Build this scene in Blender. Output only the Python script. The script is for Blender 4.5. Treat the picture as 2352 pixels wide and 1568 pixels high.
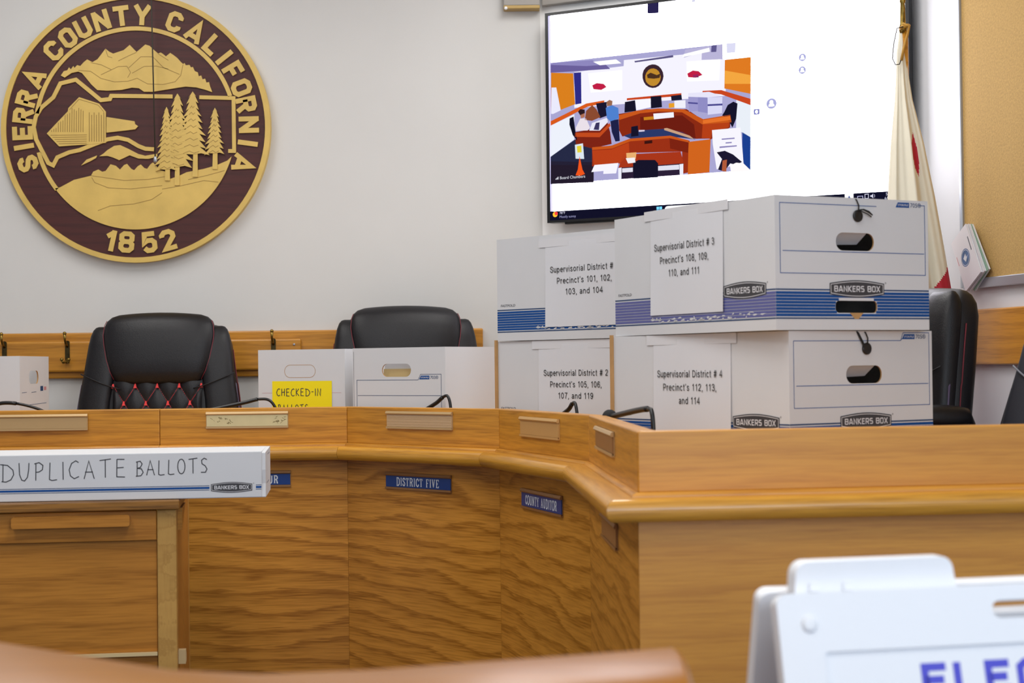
import bpy, bmesh, math, random
from mathutils import Matrix, Vector
from mathutils.geometry import tessellate_polygon

for _o in list(bpy.data.objects):
    bpy.data.objects.remove(_o)
S = bpy.context.scene
COL = S.collection
PI = math.pi
random.seed(5)

# ------------------------------------------------------------------ camera, world, lights, exposure
CAM_H, F_PX, PITCH, ROLL = 1.05, 3823.0, 0.01393, 0.01146
cam = bpy.data.cameras.new('camera')
cam.sensor_width = 36.0
cam.lens = F_PX * 36.0 / 2352.0
cam.clip_start, cam.clip_end = 0.05, 60
cam.dof.use_dof = True
cam.dof.focus_distance = 4.7
cam.dof.aperture_fstop = 6.3
camo = bpy.data.objects.new('camera', cam)
COL.objects.link(camo)
_f = Vector((0, math.cos(PITCH), math.sin(PITCH)))
_u = Vector((0, -math.sin(PITCH), math.cos(PITCH)))
_r = Vector((1, 0, 0))
_R = _r * math.cos(ROLL) - _u * math.sin(ROLL)
_U = _r * math.sin(ROLL) + _u * math.cos(ROLL)
camo.matrix_world = Matrix(((_R.x, _U.x, -_f.x, 0), (_R.y, _U.y, -_f.y, 0), (_R.z, _U.z, -_f.z, CAM_H), (0, 0, 0, 1)))
S.camera = camo

S.view_settings.view_transform = 'Standard'
S.view_settings.look = 'None'
S.view_settings.gamma = 1.0
S.view_settings.use_curve_mapping = False
S.view_settings.exposure = -0.7

wd = bpy.data.worlds.new('daylight')
S.world = wd
wd.use_nodes = True
wd.node_tree.nodes['Background'].inputs[0].default_value = (0.86, 0.92, 1.0, 1)
wd.node_tree.nodes['Background'].inputs[1].default_value = 0.75

def area(name, loc, size, power, col, target):
    l = bpy.data.lights.new(name, 'AREA')
    l.shape = 'RECTANGLE'
    l.size, l.size_y = size
    l.energy = power
    l.color = col
    o = bpy.data.objects.new(name, l)
    COL.objects.link(o)
    o.location = loc
    o.rotation_euler = (Vector(target) - Vector(loc)).to_track_quat('-Z', 'Y').to_euler()
    return o
NEUTRAL = (1.0, 0.985, 0.955)
for _x, _y, _p in ((-1.5, 4.5, 27), (0.35, 4.5, 30), (-1.4, 2.6, 30), (0.0, 2.6, 30), (-1.5, 0.4, 22), (0.6, 0.4, 26)):
    area('ceiling_lamp', (_x, _y, 2.73), (0.6, 1.2), _p, NEUTRAL, (_x, _y + 0.001, 0))
area('window_daylight', (1.55, -0.9, 1.7), (1.6, 1.5), 62, (0.77, 0.88, 1.0), (0.3, 3.2, 0.9))

# ------------------------------------------------------------------ materials
def lin(h):
    c = [int(h[i:i + 2], 16) / 255 for i in (0, 2, 4)]
    return tuple(x / 12.92 if x <= 0.04045 else ((x + 0.055) / 1.055) ** 2.4 for x in c) + (1,)

def mat(name, hexcol, rough=0.6, metal=0.0, coat=0.0, noise=0.0, nscale=40, bump=0.0, bscale=300, spec=0.5):
    m = bpy.data.materials.new(name)
    m.use_nodes = True
    nt = m.node_tree
    b = nt.nodes['Principled BSDF']
    c = lin(hexcol)
    b.inputs['Base Color'].default_value = c
    b.inputs['Roughness'].default_value = rough
    b.inputs['Metallic'].default_value = metal
    b.inputs['Coat Weight'].default_value = coat
    b.inputs['Specular IOR Level'].default_value = spec
    tc = nt.nodes.new('ShaderNodeTexCoord')
    if noise:
        n = nt.nodes.new('ShaderNodeTexNoise')
        n.inputs['Scale'].default_value = nscale
        n.inputs['Detail'].default_value = 4
        nt.links.new(tc.outputs['Object'], n.inputs['Vector'])
        r = nt.nodes.new('ShaderNodeValToRGB')
        k0, k1 = 1 - noise, 1 + noise * 0.6
        r.color_ramp.elements[0].position = 0.3
        r.color_ramp.elements[1].position = 0.7
        r.color_ramp.elements[0].color = (c[0] * k0, c[1] * k0, c[2] * k0, 1)
        r.color_ramp.elements[1].color = (min(1, c[0] * k1), min(1, c[1] * k1), min(1, c[2] * k1), 1)
        nt.links.new(n.outputs['Fac'], r.inputs['Fac'])
        nt.links.new(r.outputs['Color'], b.inputs['Base Color'])
    if bump:
        n2 = nt.nodes.new('ShaderNodeTexNoise')
        n2.inputs['Scale'].default_value = bscale
        n2.inputs['Detail'].default_value = 3
        nt.links.new(tc.outputs['Object'], n2.inputs['Vector'])
        bp = nt.nodes.new('ShaderNodeBump')
        bp.inputs['Strength'].default_value = bump
        bp.inputs['Distance'].default_value = 0.002
        nt.links.new(n2.outputs['Fac'], bp.inputs['Height'])
        nt.links.new(bp.outputs['Normal'], b.inputs['Normal'])
    return m

def emit(name, hexcol, strength):
    m = bpy.data.materials.new(name)
    m.use_nodes = True
    nt = m.node_tree
    nt.nodes.remove(nt.nodes['Principled BSDF'])
    e = nt.nodes.new('ShaderNodeEmission')
    e.inputs[0].default_value = lin(hexcol)
    e.inputs[1].default_value = strength
    nt.links.new(e.outputs[0], nt.nodes['Material Output'].inputs[0])
    return m

def wood(name, light, dark, grain='x', freq=34, amp=7.0, nscale=2.2, contrast=0.75, rough=0.36, coat=0.12, stretch=0.28, pores=0.45, vary=0.22, streak=0.8):
    """oak: growth rings as warped bands that run along the grain, plus fine pores"""
    m = bpy.data.materials.new(name)
    m.use_nodes = True
    nt = m.node_tree
    N, Lk = nt.nodes.new, nt.links.new
    b = nt.nodes['Principled BSDF']
    b.inputs['Roughness'].default_value = rough
    b.inputs['Coat Weight'].default_value = coat
    b.inputs['Coat Roughness'].default_value = 0.25
    tc = N('ShaderNodeTexCoord')
    oi = N('ShaderNodeObjectInfo')
    mul = N('ShaderNodeMath'); mul.operation = 'MULTIPLY'; mul.inputs[1].default_value = 9.0
    Lk(oi.outputs['Random'], mul.inputs[0])
    add = N('ShaderNodeVectorMath'); add.operation = 'ADD'
    Lk(tc.outputs['Object'], add.inputs[0]); Lk(mul.outputs[0], add.inputs[1])
    mp = N('ShaderNodeMapping')
    mp.inputs['Scale'].default_value = (stretch, 1, 1) if grain == 'x' else ((1, 1, stretch) if grain == 'z' else (1, stretch, 1))
    Lk(add.outputs[0], mp.inputs['Vector'])
    n1 = N('ShaderNodeTexNoise'); n1.inputs['Scale'].default_value = nscale; n1.inputs['Detail'].default_value = 3.5; n1.inputs['Roughness'].default_value = 0.55
    Lk(mp.outputs[0], n1.inputs['Vector'])
    sep = N('ShaderNodeSeparateXYZ'); Lk(add.outputs[0], sep.inputs[0])
    # across-grain coordinate
    acr = N('ShaderNodeMath'); acr.operation = 'ADD'
    if grain == 'x':
        Lk(sep.outputs[2], acr.inputs[0]); Lk(sep.outputs[1], acr.inputs[1])
    elif grain == 'z':
        Lk(sep.outputs[0], acr.inputs[0]); Lk(sep.outputs[1], acr.inputs[1])
    else:
        Lk(sep.outputs[0], acr.inputs[0]); Lk(sep.outputs[2], acr.inputs[1])
    fm = N('ShaderNodeMath'); fm.operation = 'MULTIPLY'; fm.inputs[1].default_value = freq
    Lk(acr.outputs[0], fm.inputs[0])
    am = N('ShaderNodeMath'); am.operation = 'MULTIPLY_ADD'; am.inputs[1].default_value = amp
    Lk(n1.outputs['Fac'], am.inputs[0]); Lk(fm.outputs[0], am.inputs[2])
    mp2 = N('ShaderNodeMapping')
    mp2.inputs['Scale'].default_value = (6, 130, 130) if grain == 'x' else ((130, 130, 6) if grain == 'z' else (130, 6, 130))
    Lk(add.outputs[0], mp2.inputs['Vector'])
    n2 = N('ShaderNodeTexNoise'); n2.inputs['Scale'].default_value = 1.6; n2.inputs['Detail'].default_value = 3
    Lk(mp2.outputs[0], n2.inputs['Vector'])
    sk = N('ShaderNodeMath'); sk.operation = 'MULTIPLY_ADD'; sk.inputs[1].default_value = streak
    Lk(n2.outputs['Fac'], sk.inputs[0]); Lk(am.outputs[0], sk.inputs[2])
    fr = N('ShaderNodeMath'); fr.operation = 'FRACT'
    Lk(sk.outputs[0], fr.inputs[0])
    ring = N('ShaderNodeValToRGB')
    e = ring.color_ramp.elements
    e[0].position = 0.0; e[0].color = (0, 0, 0, 1)
    e[1].position = 1.0; e[1].color = (0, 0, 0, 1)
    x = e.new(0.55); x.color = (0.35, 0.35, 0.35, 1)
    x = e.new(0.86); x.color = (1, 1, 1, 1)
    Lk(fr.outputs[0], ring.inputs['Fac'])
    pr = N('ShaderNodeMapRange'); pr.inputs[1].default_value = 0.42; pr.inputs[2].default_value = 0.72
    Lk(n2.outputs['Fac'], pr.inputs[0])
    c1 = N('ShaderNodeMath'); c1.operation = 'MULTIPLY'; c1.inputs[1].default_value = contrast
    Lk(ring.outputs['Color'], c1.inputs[0])
    c2 = N('ShaderNodeMath'); c2.operation = 'MULTIPLY_ADD'; c2.inputs[1].default_value = pores; c2.use_clamp = True
    Lk(pr.outputs[0], c2.inputs[0]); Lk(c1.outputs[0], c2.inputs[2])
    mx = N('ShaderNodeMix'); mx.data_type = 'RGBA'
    mx.inputs['A'].default_value = lin(light); mx.inputs['B'].default_value = lin(dark)
    Lk(c2.outputs[0], mx.inputs['Factor'])
    n3 = N('ShaderNodeTexNoise'); n3.inputs['Scale'].default_value = 3.0; n3.inputs['Detail'].default_value = 2
    Lk(mp.outputs[0], n3.inputs['Vector'])
    vr = N('ShaderNodeMapRange'); vr.inputs[1].default_value = 0.3; vr.inputs[2].default_value = 0.7
    vr.inputs[3].default_value = 1 - vary; vr.inputs[4].default_value = 1 + vary
    Lk(n3.outputs['Fac'], vr.inputs[0])
    vm = N('ShaderNodeVectorMath'); vm.operation = 'SCALE'
    Lk(mx.outputs['Result'], vm.inputs[0]); Lk(vr.outputs[0], vm.inputs['Scale'])
    Lk(vm.outputs[0], b.inputs['Base Color'])
    bp = N('ShaderNodeBump'); bp.inputs['Strength'].default_value = 0.12; bp.inputs['Distance'].default_value = 0.0006
    Lk(c2.outputs[0], bp.inputs['Height']); Lk(bp.outputs['Normal'], b.inputs['Normal'])
    return m

M = {}
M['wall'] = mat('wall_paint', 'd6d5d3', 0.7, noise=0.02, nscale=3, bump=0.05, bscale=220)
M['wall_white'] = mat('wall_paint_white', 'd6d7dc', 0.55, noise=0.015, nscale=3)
M['wall_lit_tone'] = mat('wall_paint_lit_tone', 'f8f8f8', 0.5)  # whiter base colour stands in for the glare on the corner wall
M['ceiling'] = mat('ceiling_tile', 'e8e6e0', 0.9, noise=0.05, nscale=90)
M['carpet'] = mat('blue_carpet', '27496f', 0.95, noise=0.3, nscale=260, bump=0.6, bscale=500)
M['oak_fascia'] = wood('oak_fascia', 'd2922f', 'a0661a', freq=26, amp=6, contrast=0.5, pores=0.5, vary=0.1)
M['oak_panel'] = wood('oak_panel', 'd8953a', '9c6219', freq=21, amp=8, nscale=2.3, contrast=0.85, stretch=0.4, pores=0.36, vary=0.1, streak=0.9)
M['oak_ledge'] = wood('oak_ledge', 'd69a34', 'a56d1c', freq=22, amp=4, contrast=0.5, rough=0.28, coat=0.35, pores=0.4, vary=0.1)
M['oak_end'] = wood('oak_end_panel', 'd8983c', 'b8762a', freq=14, amp=5, contrast=0.4, pores=0.4, vary=0.08)
M['oak_rail'] = wood('oak_rail', 'c88a2c', '955f16', freq=26, amp=5, contrast=0.55, pores=0.3, vary=0.12)
M['oak_desk'] = wood('oak_desk', 'bd7e2e', '8c5614', freq=18, amp=5, contrast=0.55, stretch=0.35, pores=0.35, vary=0.14)
M['maple_post'] = wood('maple_post', 'c39750', 'a5793a', grain='z', freq=10, amp=3, nscale=9, stretch=2.6, contrast=0.55, pores=0.15, vary=0.08)
M['desk_dark'] = wood('desk_dark', '9a6a2d', '5f3d14', freq=60, amp=3, contrast=0.7, pores=0.5)
M['oak_barrier'] = wood('oak_barrier', 'a8681c', '855010', freq=20, amp=3, contrast=0.4, rough=0.3, coat=0.0, pores=0.2, vary=0.1)
M['pale_wood'] = mat('pale_wood', 'd9c08e', 0.6)
M['card'] = mat('white_card', 'd4d5d8', 0.62, noise=0.015, nscale=8, bump=0.06, bscale=60)
M['card_in'] = mat('kraft_card', 'b98f5c', 0.8, noise=0.08)
M['tan_card'] = mat('tan_card', 'd9bd84', 0.7)
M['paper'] = mat('white_paper', 'dbdce1', 0.55, bump=0.1, bscale=14)
M['tape'] = mat('clear_tape', 'dcdce0', 0.18, coat=0.3)
M['blue'] = mat('blue_ink', '0f4a90', 0.6, noise=0.05, spec=0.25)
M['blue_dark'] = mat('dark_blue_ink', '2c4770', 0.55)
M['violet'] = mat('blue_ink_under_tape', '5a5f9c', 0.4, noise=0.06)
M['badge'] = mat('charcoal_ink', '3b3b40', 0.5)
M['badge_line'] = mat('pale_ink', 'd8d8dc', 0.5)
M['ink'] = mat('black_ink', '2a2a2c', 0.6)
M['ink_grey'] = mat('grey_ink', '6a6a70', 0.6)
M['pen'] = mat('marker_pen', '3a3a40', 0.5)
M['red_ink'] = mat('red_ink', 'c98a8e', 0.6)
M['yellow'] = mat('yellow_paper', 'f7e300', 0.6)
M['black_pl'] = mat('black_plastic', '141416', 0.35)
M['string'] = mat('black_string', '18181a', 0.8)
M['leather'] = mat('black_leather', '121116', 0.42, bump=0.25, bscale=420, coat=0.0, spec=0.38)
M['leather2'] = mat('charcoal_fabric', '24252f', 0.6, bump=0.2, bscale=500)
M['red_thread'] = mat('red_thread', 'd62c2c', 0.6)
M['red_seam'] = mat('dark_red_seam', '7a2432', 0.6)
M['red_line'] = mat('red_quilt_stitch', 'a8242a', 0.6)
M['piping'] = mat('purple_grey_piping', '5c4d6b', 0.4)
M['grey_seam'] = mat('grey_seam', '8c8f98', 0.6)
M['gold'] = mat('gold_paint', 'd6b560', 0.5, noise=0.1, nscale=14, bump=0.1, bscale=120)
M['gold_line'] = mat('carved_line', '9a7a3a', 0.6)
M['maroon'] = wood('maroon_wood', '481a17', '36100f', freq=30, amp=3, contrast=0.6, rough=0.6, coat=0.0, pores=0.4, vary=0.12)
M['brass'] = mat('aged_brass', '8f7638', 0.3, metal=0.9, noise=0.4, nscale=60)
M['brass_dark'] = mat('dark_brass', '4b4126', 0.35, metal=0.8, noise=0.4, nscale=60)
M['champagne'] = mat('champagne_metal', 'c9a878', 0.4, metal=0.35)
M['gold_metal'] = mat('pale_gold_metal', 'e6d6a4', 0.35, metal=0.3, noise=0.05, nscale=30)
M['tan_metal'] = mat('tan_metal', 'd0a468', 0.4, metal=0.2)
M['bronze'] = mat('bronze_metal', 'a57c52', 0.4, metal=0.5)
M['residue'] = mat('glue_residue', '7a6636', 0.8)
M['clear'] = mat('clear_acrylic', 'c5a37a', 0.15, coat=0.5)
M['plate_blue'] = mat('blue_engraved', '123f86', 0.4)
M['plate_white'] = mat('engraved_white', 'dfe6ee', 0.5)
M['tv_black'] = mat('tv_black', '0e0f14', 0.25)
M['alu'] = mat('aluminium', 'aeb2ba', 0.38, metal=0.7)
M['cork'] = mat('cork', 'b9965a', 0.9, noise=0.16, nscale=160, bump=0.4, bscale=250)
M['white_pl'] = mat('white_plastic', 'f6f7fb', 0.42)
M['sign_blue'] = mat('sign_blue_letters', '4a49cf', 0.5)
M['flag'] = mat('flag_cloth', 'e3dcc8', 0.8, bump=0.2, bscale=400)
M['flag_red'] = mat('flag_red', 'b81f33', 0.75)
M['flag_pink'] = mat('flag_faded_red', 'c9a09a', 0.8)
M['cord_gold'] = mat('gold_cord', 'b5842c', 0.6)
M['cord_dark'] = mat('dark_cord', '3c372f', 0.7)
M['grey_case'] = mat('grey_casing', '9e9993', 0.5)
M['lit_edge_tint'] = mat('lit_edge_tint', 'b99a5a', 0.5)  # tan tint on the casing's lower edge imitates light from below
M['bro1'] = mat('booklet_cover', 'ddd8dd', 0.35)
M['bro2'] = mat('booklet_green', '8fae98', 0.5)
M['bro_blue'] = mat('booklet_emblem', '3d5f92', 0.4, noise=0.4, nscale=60)
M['chrome'] = mat('chrome', 'b8b8bc', 0.15, metal=1.0)
M['grey_flap'] = mat('card_flap', 'b9b9bd', 0.6)

# ------------------------------------------------------------------ mesh builder
def TR(x=0, y=0, z=0, rz=0, rx=0, ry=0):
    return Matrix.Translation((x, y, z)) @ Matrix.Rotation(rz, 4, 'Z') @ Matrix.Rotation(ry, 4, 'Y') @ Matrix.Rotation(rx, 4, 'X')

def frame(o, u, v):
    """matrix whose x is u, y is v, z their normal"""
    u = Vector(u).normalized(); v = Vector(v).normalized(); n = u.cross(v)
    return Matrix(((u.x, v.x, n.x, o[0]), (u.y, v.y, n.y, o[1]), (u.z, v.z, n.z, o[2]), (0, 0, 0, 1)))

def arc(cx, cy, rx, ry, a0, a1, n=10):
    return [(cx + rx * math.cos(math.radians(a0 + (a1 - a0) * i / n)), cy + ry * math.sin(math.radians(a0 + (a1 - a0) * i / n))) for i in range(n + 1)]

def rrect(x0, y0, x1, y1, r, n=6):
    return (arc(x1 - r, y1 - r, r, r, 0, 90, n) + arc(x0 + r, y1 - r, r, r, 90, 180, n)
            + arc(x0 + r, y0 + r, r, r, 180, 270, n) + arc(x1 - r, y0 + r, r, r, 270, 360, n))

_tcache = {}
def text_geo(body, bold):
    k = (body, bold)
    if k not in _tcache:
        cu = bpy.data.curves.new('t', 'FONT')
        cu.body = body
        cu.size = 1
        cu.offset = bold
        cu.resolution_u = 3
        o = bpy.data.objects.new('t', cu)
        me = bpy.data.meshes.new_from_object(o)
        vs = [(v.co.x, v.co.y) for v in me.vertices]
        fs = [tuple(p.vertices) for p in me.polygons]
        bpy.data.objects.remove(o); bpy.data.curves.remove(cu); bpy.data.meshes.remove(me)
        _tcache[k] = (vs, fs)
    return _tcache[k]
_capv = text_geo('H', 0)[0]
CAP = max(v[1] for v in _capv)

class MB:
    def __init__(s):
        s.v, s.f, s.m, s.sm, s.mats = [], [], [], [], []
        s.T = Matrix.Identity(4)
    def mi(s, m):
        m = M[m]
        if m not in s.mats: s.mats.append(m)
        return s.mats.index(m)
    def add(s, vs, fs, m, smooth=False, T=None):
        T = s.T @ T if T is not None else s.T
        b = len(s.v)
        s.v += [T @ Vector(p) for p in vs]
        k = s.mi(m)
        for f in fs:
            s.f.append(tuple(i + b for i in f)); s.m.append(k); s.sm.append(smooth)
    def box(s, x0, y0, z0, x1, y1, z1, m, T=None):
        vs = [(x, y, z) for z in (z0, z1) for y in (y0, y1) for x in (x0, x1)]
        s.add(vs, [(0, 2, 3, 1), (4, 5, 7, 6), (0, 1, 5, 4), (2, 6, 7, 3), (0, 4, 6, 2), (1, 3, 7, 5)], m, False, T)
    def loft(s, rings, m, smooth=True, caps=(1, 1), T=None, closed=True):
        n = len(rings[0]); vs = [p for r in rings for p in r]; fs = []
        for i in range(len(rings) - 1):
            for j in range(n if closed else n - 1):
                k = (j + 1) % n
                fs.append((i * n + j, i * n + k, (i + 1) * n + k, (i + 1) * n + j))
        if caps[0]: fs.append(tuple(range(n - 1, -1, -1)))
        if caps[1]: fs.append(tuple(range((len(rings) - 1) * n, len(rings) * n)))
        s.add(vs, fs, m, smooth, T)
    def tube(s, pts, r, m, n=10, T=None):
        pts = [Vector(p) for p in pts]; rings = []; a = None
        for i, p in enumerate(pts):
            t = (pts[min(i + 1, len(pts) - 1)] - pts[max(i - 1, 0)]).normalized()
            if a is None:
                a = t.orthogonal().normalized()
            else:
                a = (a - t * a.dot(t)).normalized()
            b = t.cross(a)
            rr = r[i] if isinstance(r, (list, tuple)) else r
            rings.append([p + (a * math.cos(2 * PI * j / n) + b * math.sin(2 * PI * j / n)) * rr for j in range(n)])
        s.loft(rings, m, True, (1, 1), T)
    def lathe(s, prof, m, n=32, T=None, smooth=True):
        s.loft([[(r * math.cos(2 * PI * j / n), r * math.sin(2 * PI * j / n), z) for j in range(n)] for r, z in prof], m, smooth, (1, 1), T)
    def ball(s, c, r, m, T=None, n=14):
        rings = []
        for i in range(1, n):
            a = PI * i / n
            rings.append([(c[0] + r * math.sin(a) * math.cos(2 * PI * j / n), c[1] + r * math.sin(a) * math.sin(2 * PI * j / n), c[2] - r * math.cos(a)) for j in range(n)])
        s.loft(rings, m, True, (1, 1), T)
    def fill(s, loops, z0, z1, m, T=None, side=None, rim=None):
        """flat shape with holes, extruded z0..z1 (flat when equal)"""
        if loops and not isinstance(loops[0][0], (tuple, list)): loops = [loops]
        P = [[Vector((p[0], p[1], 0)) for p in l] for l in loops]
        tri = tessellate_polygon(P)
        flat = [p for l in P for p in l]; n = len(flat)
        if abs(z1 - z0) < 1e-9:
            s.add([(p.x, p.y, z0) for p in flat], [tuple(t) for t in tri], m, False, T); return
        up = []
        for t in tri:
            a, b, c = (flat[i] for i in t)
            up.append(tuple(t) if (b - a).cross(c - a).z > 0 else tuple(reversed(t)))
        s.add([(p.x, p.y, z1) for p in flat], up, m, False, T)
        s.add([(p.x, p.y, z0) for p in flat], [tuple(reversed(t)) for t in up], m, False, T)
        for q, l in enumerate(P):
            ar = sum(l[i].x * l[(i + 1) % len(l)].y - l[(i + 1) % len(l)].x * l[i].y for i in range(len(l)))
            k = len(l)
            vs = [(p.x, p.y, z) for z in (z0, z1) for p in l]
            fs = [(i, (i + 1) % k, k + (i + 1) % k, k + i) for i in range(k)]
            if (ar < 0) != (q > 0): fs = [tuple(reversed(f)) for f in fs]
            s.add(vs, fs, (side if q > 0 else rim) or m, k > 14, T)
    def ribbon(s, pts, w, m, z=0.0005, T=None, h=0.0, closed=False):
        """a drawn line of width w lying in the xy plane; h > 0 gives it thickness"""
        pts = [Vector((p[0], p[1], 0)) for p in pts]
        pts = [p for i, p in enumerate(pts) if i == 0 or (p - pts[i - 1]).length > 1e-7]
        n = len(pts)
        if n < 2: return
        L, R = [], []
        for i, p in enumerate(pts):
            if closed:
                d0 = (p - pts[i - 1]).normalized(); d1 = (pts[(i + 1) % n] - p).normalized()
            else:
                d0 = (p - pts[i - 1]).normalized() if i else None
                d1 = (pts[i + 1] - p).normalized() if i < n - 1 else None
                d0 = d0 or d1; d1 = d1 or d0
            n0 = Vector((-d0.y, d0.x, 0)); n1 = Vector((-d1.y, d1.x, 0))
            mm = n0 + n1
            mm = n1 if mm.length < 1e-4 else mm.normalized()
            k = w / 2 / max(0.45, mm.dot(n1))
            L.append(p + mm * k); R.append(p - mm * k)
        if closed: L.append(L[0]); R.append(R[0]); n += 1
        vs = [(p.x, p.y, z) for p in L] + [(p.x, p.y, z) for p in R]
        top = [(i, n + i, n + i + 1, i + 1) for i in range(n - 1)]
        if h <= 0:
            s.add(vs, top, m, False, T)
        else:
            b = 2 * n
            vs2 = vs[:n] + vs[n:] + [(x, y, z + h) for x, y, _ in vs]
            fs = [(b + i, b + n + i, b + n + i + 1, b + i + 1) for i in range(n - 1)]
            fs += [(i, b + i, b + i + 1, i + 1) for i in range(n - 1)]
            fs += [(n + i, n + i + 1, b + n + i + 1, b + n + i) for i in range(n - 1)]
            if not closed: fs += [(0, n, b + n, b), (n - 1, b + n - 1, b + 2 * n - 1, 2 * n - 1)]
            s.add(vs2, fs, m, False, T)
    def rect(s, x0, y0, x1, y1, m, z=0.0004, T=None):
        s.add([(x0, y0, z), (x1, y0, z), (x1, y1, z), (x0, y1, z)], [(0, 1, 2, 3)], m, False, T)
    def text(s, body, x, y, cap, m, width=None, align='l', bold=0.0, z=0.0005, T=None, h=0.0, skew=0.0):
        vs, fs = text_geo(body, bold)
        if not vs: return
        k = cap / CAP
        x0 = min(v[0] for v in vs); x1 = max(v[0] for v in vs)
        kx = width / (x1 - x0) if width else k
        off = {'l': -x0, 'c': -(x0 + x1) / 2, 'r': -x1}[align]
        P = [(x + (v[0] + off) * kx + skew * v[1] * k, y + v[1] * k, z + h) for v in vs]
        s.add(P, fs, m, False, T)
        if h > 0:
            cnt = {}
            for f in fs:
                for i in range(len(f)):
                    e = (f[i], f[(i + 1) % len(f)]); cnt[e] = 1
            bd = [e for e in cnt if (e[1], e[0]) not in cnt]
            n = len(P)
            s.add(P + [(p[0], p[1], z) for p in P], [(a, a + n, b + n, b) for a, b in bd], m, False, T)
    def strokes(s, glyphs, body, x, y, cap, w, m, width=None, z=0.0005, T=None, space=0.22, h=0.0, wob=0.0, rise=0.0):
        """letters drawn as strokes from a glyph table of unit height"""
        adv = 0; out = []
        for ch in body:
            if ch == ' ': adv += 0.5; continue
            gw, ls = glyphs[ch]
            out.append((adv, ls)); adv += gw + space
        tot = adv - space
        kx = width / tot if width else cap
        for a, ls in out:
            dy = rise * a / tot + (random.uniform(-wob, wob) * cap)
            for l in ls:
                ww = w
                if isinstance(l, tuple): ww, l = w * l[0], l[1]
                if h > 0: z += 0.00009
                s.ribbon([(x + (a + p[0]) * kx, y + dy + p[1] * cap) for p in l], ww, m, z, T, h)
    def build(s, name, parent=None, W=None, bevel=0.0, seg=2, recalc=False, subsurf=0):
        me = bpy.data.meshes.new(name)
        me.from_pydata([tuple(v) for v in s.v], [], s.f)
        for m in s.mats: me.materials.append(m)
        me.polygons.foreach_set('material_index', s.m)
        me.polygons.foreach_set('use_smooth', s.sm)
        if recalc:
            bm = bmesh.new(); bm.from_mesh(me)
            bmesh.ops.remove_doubles(bm, verts=bm.verts, dist=1e-6)
            bmesh.ops.recalc_face_normals(bm, faces=bm.faces)
            bm.to_mesh(me); bm.free()
        me.validate(); me.update()
        o = bpy.data.objects.new(name, me)
        COL.objects.link(o)
        place(o, parent, W)
        if bevel:
            b = o.modifiers.new('bevel', 'BEVEL'); b.width = bevel; b.segments = seg; b.limit_method = 'ANGLE'; b.angle_limit = math.radians(35)
        if subsurf:
            b = o.modifiers.new('subsurf', 'SUBSURF'); b.levels = subsurf; b.render_levels = subsurf
        return o

_world = {}
def place(o, parent, W):
    """W is the wanted world matrix"""
    W = W if W is not None else (_world[parent.name] if parent else Matrix.Identity(4))
    _world[o.name] = W.copy()
    if parent:
        o.parent = parent
        o.matrix_local = _world[parent.name].inverted() @ W
    else:
        o.matrix_world = W

def tag(o, label, cat, group=None):
    o['label'] = label; o['category'] = cat
    if group: o['group'] = group
    return o

def thing(name, label, cat, W=None, group=None):
    o = bpy.data.objects.new(name, None)
    o.empty_display_size = 0.05
    COL.objects.link(o)
    place(o, None, W if W is not None else Matrix.Identity(4))
    return tag(o, label, cat, group)

def struct(o, label=None):
    o['kind'] = 'structure'
    if label: o['label'] = label
    return o

def srect(w, t, n, k=40):
    """superellipse cross-section, half sizes w and t"""
    out = []
    for i in range(k):
        a = 2 * PI * i / k
        c, d = math.cos(a), math.sin(a)
        out.append((w * math.copysign(abs(c) ** (2 / n), c), t * math.copysign(abs(d) ** (2 / n), d)))
    return out

# ------------------------------------------------------------------ drawn alphabets (unit height)
def _o(w, n=16): return arc(w / 2, 0.5, w / 2, 0.5, 90, 450, n)
HAND = {
 'D': (.78, [[(.1, 0), (.12, 1)], [(-.06, .98), (.4, .93), (.74, .66), (.78, .4), (.6, .12), (.3, .0), (.02, .03)]]),
 'U': (.62, [[(0, 1), (.03, .35), (.16, .05), (.34, 0), (.52, .2), (.6, .6), (.62, 1)]]),
 'P': (.56, [[(.08, 0), (.1, .98)], [(0, .93), (.3, 1), (.54, .84), (.5, .6), (.3, .48), (.1, .46)]]),
 'L': (.5, [[(.08, 1), (.04, .06), (.2, .0), (.52, .04)]]),
 'I': (.1, [[(.05, 1), (.06, 0)]]),
 'C': (.6, [[(.6, .9), (.42, 1), (.16, .86), (.0, .5), (.08, .16), (.32, .0), (.62, .12)]]),
 'A': (.64, [[(0, 0), (.3, 1), (.64, 0)], [(.06, .38), (.56, .38)]]),
 'T': (.7, [[(0, .96), (.72, 1.04)], [(.36, 1), (.36, 0)]]),
 'E': (.56, [[(.06, 1), (.04, .02), (.56, .0)], [(.06, 1), (.54, .99)], [(.05, .52), (.48, .54)]]),
 'B': (.56, [[(.08, 0), (.1, 1)], [(0, .96), (.34, 1.02), (.5, .84), (.36, .6), (.1, .54)], [(.1, .54), (.44, .5), (.58, .26), (.4, .04), (-.02, .0)]]),
 'O': (.6, [_o(.6)]),
 'S': (.5, [[(.5, .9), (.28, 1), (.06, .86), (.1, .62), (.36, .48), (.5, .26), (.38, .04), (.0, .04)]]),
 'H': (.54, [[(.04, 1), (.02, 0)], [(.54, 1), (.5, 0)], [(.03, .5), (.52, .54)]]),
 'K': (.52, [[(.04, 1), (.04, 0)], [(.5, .98), (.05, .46), (.54, 0)]]),
 'N': (.6, [[(.02, 0), (.06, 1), (.54, .02), (.6, 1)]]),
 '-': (.34, [[(0, .56), (.36, .58)]]),
}
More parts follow.
